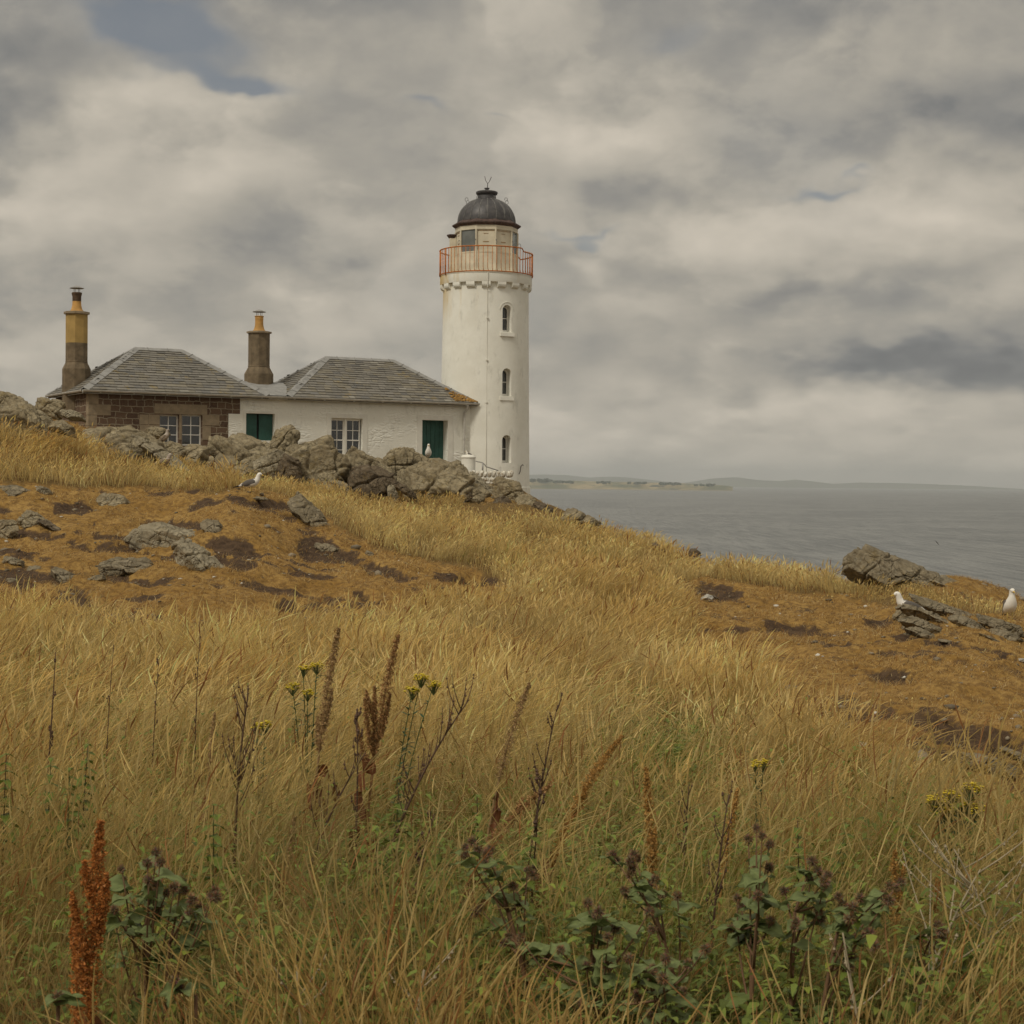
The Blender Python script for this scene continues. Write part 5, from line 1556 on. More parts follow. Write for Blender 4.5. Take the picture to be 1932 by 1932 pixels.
def flying_bird():
    q = P(1768, 1024, 330)
    t = thing('flying_seabird', 'tiny dark seabird flying low over the water', 'bird', q, .3)
    st = [(-.28, 0, .01, .006), (-.15, .0, .05, .035), (0, .0, .075, .06), (.14, .01, .055, .05), (.22, .02, .035, .035), (.30, .015, .006, .006)]
    V, Q, T = loft(st, 12); c = np.tile((.10, .09, .085), (len(V), 1)); link_mesh('body', np_mesh('flyer_body', V, quads=Q, tris=T, smooth=True, cols=c), M_FEATHER, t)
    for s in (-1, 1):
        m = MB(); rows = [(0, .05, .16, .0), (.25, .11, .15, .13), (.5, .05, .12, .18), (.78, -.10, .03, .13)]
        vs = []
        for y_, xf, ch, z_ in rows:
            for dz in (.012, -.012): vs += [(xf, s * (y_ + .03), z_ * s * 1.6 + dz * (1 - y_)), (xf - ch, s * (y_ + .03), z_ * s * 1.6 + dz * .3)]
        fs = []
        for i in range(3):
            b = i * 4
            fs += [(b, b + 1, b + 5, b + 4), (b + 2, b + 6, b + 7, b + 3), (b, b + 4, b + 6, b + 2), (b + 1, b + 3, b + 7, b + 5)]
        m.add(vs, fs); m.build('wing', M_BLACK, t)
    t.rotation_euler = (.25, -.2, .6)
def build_birds():
    D = ground_hit(472, 928)
    gull('grey winged gull standing side-on on the worn slope, facing right', 472, 930, D, 0, 'stand', 1.10)
    gull('white breasted gull sitting on the domed rock before the green door', 808, 865, 52.3, -83, 'alert', 1.12, legs=False, drop=.055)
    D = ground_hit(1705, 1172)
    gull('gull resting behind the dark stone on the right headland, facing left', 1716, 1156, D - .1, 183, 'stand', 1.12, legs=False, drop=.10)
    D = ground_hit(1906, 1180)
    gull('gull standing and facing the viewer near the right edge', 1905, 1172, D, -88, 'alert', 1.18)
    gull('speckled brown young gull perched below the stone framed windows', 310, 836, 47.6, 8, 'alert', 1.0, legs=False, young=True, drop=.06, group='young gulls on the rocks')
    gull('speckled brown young gull crouched at the foot of the whaleback rock', 306, 880, 44.3, 20, 'stand', 1.1, legs=False, young=True, drop=.09, group='young gulls on the rocks')
    q = gull('small grey bird on top of the white water tank', 885.5, 863.2, 61.9, 180, 'stand', .62, legs=True, young=False, group=None, name='small_bird')
    flying_bird()
build_birds()

# ------------------------------------------------------------------ grass and low growth (too many blades to count: one object each)
M_GRASS = veg_mat('grass_blades', .40, .7, .15)
M_LEAF = veg_mat('leaf', .25, .55, .25)
STRAW = np.array([(.63, .485, .195), (.54, .38, .125), (.76, .63, .33), (.44, .29, .09), (.60, .44, .16)])
def blades(root, h, w, lean, col, head, seg, headw, flop=None):
    """ribbon blades built on numpy arrays. root (n,3); h, w (n,); lean (n,2) sideways travel of the tip / height; head (n,) bool"""
    n = len(root)
    t = np.linspace(0, 1, seg + 1)
    th = rng.uniform(0, 2 * PI, n); wx = np.cos(th); wy = np.sin(th) * .6
    pts = np.zeros((n, seg + 1, 3))
    curve = t ** 1.8
    pts[:, :, 0] = root[:, 0, None] + lean[:, 0, None] * h[:, None] * curve
    pts[:, :, 1] = root[:, 1, None] + lean[:, 1, None] * h[:, None] * curve
    L = np.sqrt(lean[:, 0] ** 2 + lean[:, 1] ** 2)
    fz = 1 - np.clip(L, 0, 1.2)[:, None] * .28 * t ** 2
    pts[:, :, 2] = root[:, 2, None] - .02 + h[:, None] * t * fz
    prof = np.interp(t, [0, .5, 1], [1.0, .8, .18])
    ww = w[:, None] * prof
    A = pts.copy(); B = pts.copy()
    A[:, :, 0] += wx[:, None] * ww / 2; A[:, :, 1] += wy[:, None] * ww / 2
    B[:, :, 0] -= wx[:, None] * ww / 2; B[:, :, 1] -= wy[:, None] * ww / 2
    V = np.stack([A, B], 2).reshape(n, -1, 3)
    k = (seg + 1) * 2
    q = np.array([(2 * i, 2 * i + 1, 2 * i + 3, 2 * i + 2) for i in range(seg)])
    Q = (np.arange(n)[:, None, None] * k + q[None]).reshape(-1, 4)
    C = np.repeat(col[:, None, :], k, 1)
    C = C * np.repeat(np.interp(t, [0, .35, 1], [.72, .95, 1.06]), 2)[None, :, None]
    Vs, Qs, Cs = [V.reshape(-1, 3)], [Q], [C.reshape(-1, 3)]
    hi = np.where(head)[0]
    if len(hi):
        m = len(hi); tip = pts[hi, -1]; pre = pts[hi, -2]
        d = tip - pre; d /= np.linalg.norm(d, axis=1)[:, None]
        hl = (h[hi] * rng.uniform(.14, .26, m)); hw = headw[hi]
        base = tip - d * hl[:, None] * .4
        tn = d.copy(); tn[:, 0] += .25; tn[:, 2] -= .25
        tn /= np.linalg.norm(tn, axis=1)[:, None]
        for ph in (0, 1):
            a = th[hi] + ph * PI / 2
            sx = np.cos(a); sy = np.sin(a)
            us = [0, .3, .65, 1.0]; wd = [.25, 1.0, .75, .1]
            vv = np.zeros((m, 4, 2, 3))
            for j, (u, wj) in enumerate(zip(us, wd)):
                c_ = base + (d * (1 - u * .5) + tn * u * .5) * hl[:, None] * 1.5 * u
                off = np.stack([sx, sy, sx * 0], -1) * (hw * wj / 2)[:, None]
                if ph and False: off = off
                vv[:, j, 0] = c_ + off; vv[:, j, 1] = c_ - off
            off0 = sum(len(x) for x in Vs)
            Vs.append(vv.reshape(-1, 3))
            qq = np.array([(2 * i, 2 * i + 1, 2 * i + 3, 2 * i + 2) for i in range(3)])
            Qs.append((np.arange(m)[:, None, None] * 8 + qq[None]).reshape(-1, 4) + off0)
            hc = np.clip(col[hi] * 1.12 + np.array([.06, .05, .03]), 0, .85)
            Cs.append(np.repeat(hc, 8, 0))
    return np.concatenate(Vs), np.concatenate(Qs), np.concatenate(Cs)

def scatter(y0, y1, dens, seed, margin=1.08):
    """random points on the ground inside the visible wedge between two distances"""
    r = np.random.default_rng(seed)
    half = 966 / F * margin
    area = half * (y1 ** 2 - y0 ** 2) + .8 * (y1 - y0)
    n = int(area * dens)
    Y = np.sqrt(r.uniform(y0 ** 2, y1 ** 2, n))
    X = r.uniform(-1, 1, n) * (Y * half + .4)
    return X, Y
def off_building(X, Y):
    s = (X - HA[0]) * E1[0] + (Y - HA[1]) * E1[1]; t = (X - HA[0]) * E2[0] + (Y - HA[1]) * E2[1]
    inside = (s > 0) & (s < SR + 1) & (t > .1) & (t < HW)
    tower = (X - TX) ** 2 + (Y - TY) ** 2 < 1.85 ** 2
    k = ~(inside | tower)
    for rx, ry, ra, rb in ROCKS:
        k &= ((X - rx) / ra) ** 2 + ((Y - ry) / rb) ** 2 > .62
    return k

BPLANTS = [(1010, 4.6, .3), (1290, 4.6, .35), (1150, 4.3, .4), (1270, 4.0, .4), (1420, 4.4, .35), (1520, 4.4, .35), (1590, 4.4, .3), (1740, 4.4, .25), (285, 4.4, .35), (350, 4.0, .4), (110, 3.9, .3)]
def build_grass():
    Vt, Qt, Ct, nv = [], [], [], 0
    Vu, Qu, Cu, nu = [], [], [], 0
    #        y0   y1   density  width   height seg
    bands = [(3.3, 5.5, 3600, .0016, .44, 5), (5.5, 9, 2600, .0022, .47, 5), (9, 14, 1500, .0038, .47, 4), (14, 20, 950, .0052, .45, 4), (20, 28, 560, .0075, .38, 3), (28, 38, 380, .0095, .38, 3), (38, 50, 270, .012, .36, 3), (50, 62, 130, .017, .26, 3)]
    for bi, (y0, y1, dens, w0, h0, seg) in enumerate(bands):
        X, Y = scatter(y0, y1, dens, 100 + bi)
        Z, turf, dirt, px, py = height(X, Y, True)
        p3 = np.stack([X, Y, X * 0], -1)
        clump = fbm(p3 * .8, 3, 40); fine = fbm(p3 * 4.0, 2, 41)
        g0 = green_amount(px, py, p3)
        wisp = rng.uniform(0, 1, len(X)) < .07 * (turf > .4) * (dirt < .5)
        keep = ((turf < .5) & (dirt < .35) & (rng.uniform(0, 1, len(X)) < (.62 + .55 * clump + .45 * fine) * (1 - .58 * g0)) | wisp) & off_building(X, Y)
        # the tall sward thins out right of the crest and around the tower foot
        keep &= ~((Y > 30) & (px > 985) & (py < 948))
        keep &= ~((Y > 46.5) & (px > 872) & (px < 1130))
        keep &= ~((Y > 43) & (py < 838) & (px < 990))
        X, Y, Z, px, py, p3, clump, fine, wisp = [a[keep] for a in (X, Y, Z, px, py, p3, clump, fine, wisp)]
        n = len(X)
        g = green_amount(px, py, p3)
        # the sward gets lower and thinner towards worn ground
        tt = 0
        for ox, oy in ((0, -.5), (0, .6), (.45, 0), (-.45, 0), (0, 1.4), (0, -1.1)):
            xx, yy = X + ox * (1 + Y / 40), Y + oy * (1 + Y / 40)
            a_, b_, _, _, _ = masks(xx, yy, Z); tt = tt + np.maximum(a_, b_)
        tt = tt / 6
        h = h0 * np.clip(1.05 + .42 * clump + .22 * fine, .45, 1.6) * rng.uniform(.5, 1.18, n) * (1 - .62 * tt)
        h *= np.where((py > 1060) & (py < 1190) & (px < 620) & (Y > 20), .55, 1)
        h *= np.where(wisp, .42, 1)
        h *= np.where((px > 1575) & (Y > 28), .5, 1)
        h *= np.where((px > 380) & (px < 970) & (Y > 42), .72, 1)
        for bx, bD, rad in BPLANTS:
            d2 = ((X - (bx - 966) / F * bD) ** 2 + (Y - (bD - .12)) ** 2) / rad ** 2
            h *= 1 - .28 * np.exp(-d2)
        w = w0 * rng.uniform(.6, 1.5, n)
        wind = fbm(p3 * .5, 2, 60)
        cl2 = fbm(p3 * 1.9, 2, 61); lean = np.stack([.15 + .30 * wind + .40 * cl2 + rng.normal(0, .30, n), -.05 + .35 * fbm(p3 * 1.7, 2, 62) + rng.normal(0, .28, n)], -1)
        if y1 < 10: lean *= .72
        fl = rng.uniform(0, 1, n) < .06
        lean[fl] *= 2.2; lean[fl] += rng.normal(0, .5, (fl.sum(), 2))
        patch = fbm(p3 * .55, 3, 70); patch2 = fbm(p3 * 1.7, 2, 71)
        ci = np.clip((patch + .7) / 1.4, 0, 1)[:, None]
        col = (1 - ci) * np.array([.53, .37, .125]) + ci * np.array([.72, .59, .28])
        rnd = STRAW[rng.integers(0, len(STRAW), n)]
        col = col * .55 + rnd * .45
        col = col * (1 + .26 * patch2[:, None]) * rng.uniform(.78, 1.2, (n, 1))
        # near blades darkened in colour to imitate lens vignetting, tinted slightly olive brown
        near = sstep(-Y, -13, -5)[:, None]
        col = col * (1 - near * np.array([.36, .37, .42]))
        gg = (rng.uniform(0, 1, n) < g * .85)
        col[gg] = np.array([.175, .200, .035]) * rng.uniform(.6, 1.3, (gg.sum(), 1)) + np.array([.05, .03, .0]) * rng.uniform(0, 1, (gg.sum(), 1))
        h[gg] *= .72; w[gg] *= 1.4
        red = (rng.uniform(0, 1, n) < .06 + .10 * np.clip(-patch, 0, 1)); col[red] = np.array([.26, .11, .035]) * rng.uniform(.7, 1.3, (red.sum(), 1))
        head = (~gg) & (rng.uniform(0, 1, n) < (.42 if Y.mean() < 14 else .5))
        hw = np.maximum(w * (2.3 if y1 < 15 else 1.9), (.0040 if y1 < 6 else .0046) if y1 < 10 else 0)
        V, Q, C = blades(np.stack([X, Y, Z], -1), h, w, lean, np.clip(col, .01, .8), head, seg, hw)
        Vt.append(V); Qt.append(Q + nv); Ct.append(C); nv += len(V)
        # short litter / matted turf
        X, Y = scatter(y0, y1, min(dens * .9, 640), 200 + bi)
        Z, turf, dirt, px, py = height(X, Y, True)
        p3 = np.stack([X, Y, X * 0], -1)
        keep = ((dirt < .55) | (rng.uniform(0, 1, len(X)) < .38)) & ((turf > .4) | (rng.uniform(0, 1, len(X)) < .30)) & off_building(X, Y)
        X, Y, Z, px, py, p3, turf = [a[keep] for a in (X, Y, Z, px, py, p3, turf)]
        n = len(X)
        pt = fbm(p3 * .9, 3, 90)
        h = rng.uniform(.035, .11, n) * (1 + .5 * pt) * np.where((Y < 14) & (turf < .4), 2.2, 1)
        w = w0 * rng.uniform(.6, 1.2, n) * .9
        lean = np.stack([.5 + rng.normal(0, 1.1, n), rng.normal(0, 1.1, n)], -1)
        ci = np.clip((pt + .6) / 1.2, 0, 1)[:, None]
        col = (1 - ci) * np.array([.40, .23, .062]) + ci * np.array([.54, .35, .13])
        pale = rng.uniform(0, 1, n) < .26; col[pale] = np.array([.60, .47, .25])
        dk = rng.uniform(0, 1, n) < .22; col[dk] = np.array([.17, .08, .025])
        V, Q, C = blades(np.stack([X, Y, Z], -1), h, w, lean, col * rng.uniform(.8, 1.2, (n, 1)), np.zeros(n, bool), 2, w)
        Vu.append(V); Qu.append(Q + nu); Cu.append(C); nu += len(V)
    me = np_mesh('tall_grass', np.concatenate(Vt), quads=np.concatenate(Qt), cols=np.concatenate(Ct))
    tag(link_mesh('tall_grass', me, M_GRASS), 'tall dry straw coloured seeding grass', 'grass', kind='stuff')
    me = np_mesh('short_turf', np.concatenate(Vu), quads=np.concatenate(Qu), cols=np.concatenate(Cu))
    tag(link_mesh('short_turf', me, M_GRASS), 'short matted orange brown turf', 'turf', kind='stuff')

def leaf_quads(base, dirv, L, Wd, droop, col):
    """simple pointed leaves with a folded midrib: (n,3) base, (n,3) direction"""
    n = len(base)
    up = np.array([0, 0, 1.0]); side = np.cross(dirv, up); side /= np.linalg.norm(side, axis=1)[:, None] + 1e-9
    us = [0, .3, .65, 1.0]; wd = [.12, 1.0, .72, .04]
    V = np.zeros((n, 4, 3, 3))
    for j, (u, w) in enumerate(zip(us, wd)):
        c = base + dirv * (L * u)[:, None]; c[:, 2] -= droop * L * u * u
        o = side * (Wd * w / 2)[:, None]
        V[:, j, 0] = c + o + np.array([0, 0, .12]) * (Wd * w)[:, None]; V[:, j, 1] = c; V[:, j, 2] = c - o + np.array([0, 0, .12]) * (Wd * w)[:, None]
    q = []
    for j in range(3):
        for s in (0, 1): q.append((j * 3 + s, j * 3 + s + 1, j * 3 + 3 + s + 1, j * 3 + 3 + s))
    Q = (np.arange(n)[:, None, None] * 12 + np.array(q)[None]).reshape(-1, 4)
    return V.reshape(-1, 3), Q, np.repeat(col, 12, 0)
def build_undergrowth():
    Vs, Qs, Cs, nv = [], [], [], 0
    for bi, (y0, y1, dens) in enumerate([(3.2, 6, 620), (6, 10, 460), (10, 16, 220)]):
        X, Y = scatter(y0, y1, dens, 300 + bi)
        Z, turf, dirt, px, py = height(X, Y, True)
        p3 = np.stack([X, Y, X * 0], -1)
        # judge the growth where its top shows in the picture
        _, py2 = projv(X, Y, Z + .30)
        g = green_amount(px, py2, p3)
        keep = (rng.uniform(0, 1, len(X)) < g * (1.7 if y1 < 7 else 1.3)) & (turf < .5)
        X, Y, Z = X[keep], Y[keep], Z[keep]
        n = len(X)
        H = rng.uniform(.12, .50, n)
        for lv in range(7):
            f = (lv + .7) / 7
            a = rng.uniform(0, 2 * PI, n)
            base = np.stack([X + .10 * H * f, Y, Z + H * f], -1) + rng.normal(0, .012, (n, 3))
            d = np.stack([np.cos(a), np.sin(a), rng.uniform(-.1, .5, n)], -1); d /= np.linalg.norm(d, axis=1)[:, None]
            L = rng.uniform(.030, .075, n) * (1.15 - .5 * f)
            c = np.array([.135, .175, .032]) * rng.uniform(.55, 1.5, (n, 1)) + np.array([.07, .05, 0]) * (rng.uniform(0, 1, (n, 1)) ** 4)
            V, Q, C = leaf_quads(base, d, L, L * rng.uniform(.35, .6, n), .5, c)
            Vs.append(V); Qs.append(Q + nv); Cs.append(C); nv += len(V)
    me = np_mesh('undergrowth', np.concatenate(Vs), quads=np.concatenate(Qs), cols=np.concatenate(Cs))
    tag(link_mesh('green_undergrowth', me, M_LEAF), 'low green weeds growing through the dry grass', 'undergrowth', kind='stuff')
build_grass()
build_undergrowth()
def build_gravel():
    """small stones, shell and droppings lying on the worn ground"""
    U, T = ico(1)
    Vs, Ts, Cs, nv = [], [], [], 0
    r = np.random.default_rng(5)
    for y0, y1, dens in ((8, 20, 14), (20, 44, 5)):
        X, Y = scatter(y0, y1, dens, 400 + y0)
        Z, turf, dirt, px, py = height(X, Y, True)
        k = (turf > .4) & (r.uniform(0, 1, len(X)) < .35 + dirt); X, Y, Z = X[k], Y[k], Z[k]
        for x, y, z in zip(X, Y, Z):
            s = r.uniform(.008, .035) * (1 + (r.uniform() < .08) * 1.6); pale = r.uniform() < .16
            Vs.append(U * np.array([s * r.uniform(.8, 1.5), s, s * r.uniform(.4, .8)]) * (1 + .2 * r.normal(size=(len(U), 1))) + [x, y, z + s * .2])
            c = np.array((.75, .72, .64)) if pale else np.array((.24, .20, .14)) * r.uniform(.6, 1.5)
            Ts.append(T + nv); Cs.append(np.tile(c, (len(U), 1))); nv += len(U)
    tag(link_mesh('gravel', np_mesh('gravel', np.concatenate(Vs), tris=np.concatenate(Ts), cols=np.concatenate(Cs)), M_LEAF), 'small stones and shell bits scattered on the worn ground', 'gravel', kind='stuff')
build_gravel()

# ------------------------------------------------------------------ single plants
def anchor(pxb, D):
    g = ground_at(pxb, D); return g
def bezier(a, b, c, n=8):
    a, b, c = Vector(a), Vector(b), Vector(c)
    return [a * (1 - t) ** 2 + b * 2 * t * (1 - t) + c * t * t for t in [k / n for k in range(n + 1)]]
def at_path(pts, t):
    k = min(int(t * (len(pts) - 1)), len(pts) - 2); f = t * (len(pts) - 1) - k
    return pts[k].lerp(pts[k + 1], f), (pts[k + 1] - pts[k]).normalized()
M_DOCK = {'rust': (.46, .18, .045), 'brown': (.38, .21, .085), 'golden': (.46, .26, .075), 'tan': (.40, .26, .12)}
def seed_mesh(paths, col, r0, dens, seed, size=.0050):
    """thousands of little papery seeds packed round the given stem pieces"""
    r = np.random.default_rng(seed)
    Vs, Ts, Cs, nv = [], [], [], 0
    for pts, rad in paths:
        L = sum((pts[i + 1] - pts[i]).length for i in range(len(pts) - 1))
        n = max(int(L * dens * 2.0), 20)
        t = r.uniform(0, 1, n) ** .9
        bead = .55 + .45 * (.5 + .5 * np.sin(t * L * 2 * PI / .028 + r.uniform(0, 6)))
        R = rad * np.sqrt(r.uniform(.05, 1, n)) * bead * np.interp(t, [0, .1, .75, 1], [.6, 1, .8, .25])
        a = r.uniform(0, 2 * PI, n)
        P0 = np.array([at_path(pts, q)[0][:] for q in t])
        d = np.array((pts[-1] - pts[0]).normalized()[:]); s1 = np.cross(d, [0.3, 1, .1]); s1 /= np.linalg.norm(s1); s2 = np.cross(d, s1)
        c = P0 + (np.cos(a) * R)[:, None] * s1 + (np.sin(a) * R)[:, None] * s2
        o = r.normal(size=(n, 3, 3)); o /= np.linalg.norm(o, axis=2)[..., None]
        V = c[:, None, :] + o * (size * r.uniform(.6, 1.3, (n, 1, 1)))
        cc = np.array(col) * r.uniform(.55, 1.45, (n, 1)) ; cc[r.uniform(0, 1, n) < .06] = (.12, .10, .03)
        Vs.append(V.reshape(-1, 3)); Ts.append(np.arange(n * 3).reshape(-1, 3) + nv); Cs.append(np.repeat(cc, 3, 0)); nv += n * 3
    return np_mesh('seeds', np.concatenate(Vs), tris=np.concatenate(Ts), cols=np.concatenate(Cs))
def big_leaf(L, Wd, col, seed, heart=True, droop=.4, wave=.12):
    r = np.random.default_rng(seed)
    nu, nw = 11, 9
    V, C = [], []
    ph = r.uniform(0, 6, 3)
    for i in range(nu):
        u = i / (nu - 1)
        if heart: w = (math.sin(PI * min(u * 1.05 + .12, 1)) ** .75) * (1 - u ** 3 * .5) * Wd / 2
        else: w = (math.sin(PI * (u * .92 + .06)) ** .9) * Wd / 2
        for j in range(nw):
            s = j / (nw - 1) * 2 - 1
            x = u * L - (abs(s) ** 2 * .18 * L * (1 - u) if heart else 0)
            edge = 1 + .08 * math.sin(u * 24 + ph[0]) * abs(s)
            z = -droop * L * u * u + abs(s) * w * .30 + wave * L * abs(s) ** 1.5 * math.sin(u * 9 + ph[1] + s * 1.5)
            V.append((x, s * w * edge, z))
            vein = .82 if (j == nw // 2) else 1
            C.append(tuple(np.array(col) * (.85 + .3 * r.random()) * (1.25 if j == nw // 2 else 1)))
    Q = [(i * nw + j, i * nw + j + 1, (i + 1) * nw + j + 1, (i + 1) * nw + j) for i in range(nu - 1) for j in range(nw - 1)]
    return np_mesh('leaf', V, quads=Q, smooth=True, cols=np.array(C))
def place(name, me, mat, parent, p, d, roll=0.0, s=1.0):
    o = link_mesh(name, me, mat, parent)
    o.location = p
    q = Vector(d).to_track_quat('X', 'Z')
    o.rotation_euler = (q.to_matrix().to_4x4() @ Matrix.Rotation(roll, 4, 'X')).to_euler()
    o.scale = (s, s, s)
    return o
WITHER = [big_leaf(.16, .035, (.17, .065, .025), 50 + k, False, 1.0, .25) for k in range(3)]
def dock(label, tip, basepx, D, kind='brown', bend=.0, side=(), spike=.45, rad=.024, leaves=3, seed=1, dens=2600):
    root = anchor(basepx, D)
    t = thing('dock_plant', label, 'dock plant', root, 0, 'seeding dock stalks in the grass')
    r = random.Random(seed)
    top = Vector(P(tip[0], tip[1], D)) - root
    mid = Vector((top.x * (.25 + bend), 0, top.z * .6))
    pts = bezier((0, 0, -.03), mid, top, 14)
    mb = MB().tube(pts, [.0075 * (1 - .75 * k / 14) for k in range(15)], 7)
    paths = []
    cut = int(14 * (1 - spike)); main = pts[cut:]
    paths.append((main, rad * 1.05))
    for (f, length, ang) in side:
        p, d = at_path(pts, f)
        ang *= .55; e = p + Vector((math.sin(ang) * length, r.uniform(-.3, .3) * length, math.cos(ang) * length))
        br = bezier(p, p.lerp(e, .5) + Vector((math.sin(ang) * length * .2, 0, -.1 * length)), e, 6)
        mb.tube(br, [.0035] * 7, 5); paths.append((br[1:], rad * .62))
    col = M_DOCK[kind]
    mb.build('stem', simple('stem_' + kind, tuple(c * .75 for c in col), .8, .2) if ('stem_' + kind) not in bpy.data.materials else bpy.data.materials['stem_' + kind], t, True)
    link_mesh('seed_spike', seed_mesh(paths, col, rad, dens, seed), M_LEAF, t)
    for k in range(leaves):
        f = r.uniform(.12, 1 - spike + .05); p, d = at_path(pts, f); a = r.uniform(0, 2 * PI)
        place('leaf', WITHER[k % 3], M_LEAF, t, p, (math.cos(a), math.sin(a) * .5, -.7), r.uniform(-1, 1), r.uniform(.7, 1.2))
    return t
def build_docks():
    dock('bright rust red dock stalk at the lower left', (190, 1548), 163, 4.2, 'rust', .1, [(.52, .20, -.35), (.55, .18, .3), (.45, .16, -.6), (.62, .16, .45), (.70, .12, -.4), (.40, .2, -.25), (.30, .12, -.5)], .62, .030, 3, 1, 5200)
    dock('tall brown dock stalk left of centre, slightly leaning', (640, 1185), 588, 7.0, 'tan', -.1, [(.55, .20, .35), (.5, .14, -.15)], .48, .028, 5, 2, 3600)
    dock('broad many-branched dock beside the yellow ragwort', (752, 1198), 688, 6.8, 'brown', -.1, [(.50, .26, -.25), (.5, .3, .0), (.62, .16, -.6), (.45, .22, -.55), (.55, .22, .45)], .50, .028, 5, 3, 3200)
    dock('slender dock leaning right, right of the broad dock', (1000, 1288), 905, 6.5, 'tan', -.05, [], .42, .026, 4, 4)
    dock('orange dock arching low across the grass', (1040, 1480), 850, 6.0, 'brown', -.1, [(.7, .12, 1.0)], .60, .030, 3, 5)
    dock('golden dock leaning steeply to the right in mid foreground', (1175, 1388), 1010, 6.1, 'golden', -.05, [(.55, .14, .9)], .58, .028, 3, 6, 3400)
    dock('upright rust coloured dock behind the burdock', (1219, 1448), 1246, 5.8, 'golden', .1, [(.5, .16, .1)], .62, .026, 1, 7, 3600)
    dock('thin orange dock right of the upright one', (1392, 1488), 1352, 6.0, 'golden', .1, [], .5, .022, 2, 8)
    dock('small golden dock pair near the right', (1688, 1604), 1702, 5.0, 'golden', .0, [(.5, .2, .2)], .5, .022, 1, 9)
    dock('short faded dock left of the tall brown stalk', (556, 1540), 540, 6.0, 'tan', .0, [(.6, .15, .2)], .5, .02, 4, 10, 1500)
    dock('stunted green brown dock at left centre', (405, 1345), 385, 7.5, 'tan', .1, [], .35, .018, 3, 11, 1800)
    dock('withered orange dock low at the left edge', (145, 1745), 150, 4.0, 'rust', .0, [], .4, .022, 1, 12, 2400)
    dock('small reddish dock behind the nettles at right', (1770, 1650), 1765, 5.2, 'rust', .0, [(.6, .1, .2)], .4, .016, 1, 13, 1500)
build_docks()

M_DEADSTEM = simple('dead_brown_stem', (.095, .055, .035), .85, .3)
M_PALESTEM = simple('dead_pale_stem', (.36, .30, .20), .85, .2)
def dead_stalk(label, tip, basepx, D, twigs, seed, mat=None, r0=.006, head=0, group='dead bare stalks', spread=.35, tl=.16):
    root = anchor(basepx, D)
    t = thing('dead_stalk', label, 'dead stalk', root, 0, group)
    r = random.Random(seed); top = Vector(P(tip[0], tip[1], D)) - root
    pts = bezier((0, 0, -.03), (top.x * .3 + r.uniform(-.03, .03), 0, top.z * .55), top, 12)
    MB().tube(pts, [r0 * (1 - .7 * k / 12) for k in range(13)], 6).build('stem', mat or M_DEADSTEM, t, True)
    tw = MB(); bd = MB()
    for k in range(twigs):
        f = r.uniform(.42, .98); p, d = at_path(pts, f)
        a = r.uniform(0, 2 * PI); L = tl * r.uniform(.4, 1.1) * (1.25 - f * .6)
        e = p + Vector((math.cos(a) * spread, math.sin(a) * spread, 1)).normalized() * L
        m_ = p.lerp(e, .5) + Vector((math.cos(a), math.sin(a), 0)) * L * .12
        tw.tube(bezier(p, m_, e, 4), [.0022, .002, .0017, .0014, .001], 5)
        for b_ in range(2 + head):
            q = m_.lerp(e, r.random()); s = r.uniform(.003, .006) * (1.4 if head else 1)
            bd.lathe([(.0005, q.z - s), (s, q.z), (.0005, q.z + s * 1.3)], 5, (q.x, q.y))
    tw.build('twigs', mat or M_DEADSTEM, t, True)
    bd.build('seed_buds', mat or M_DEADSTEM, t)
    return t
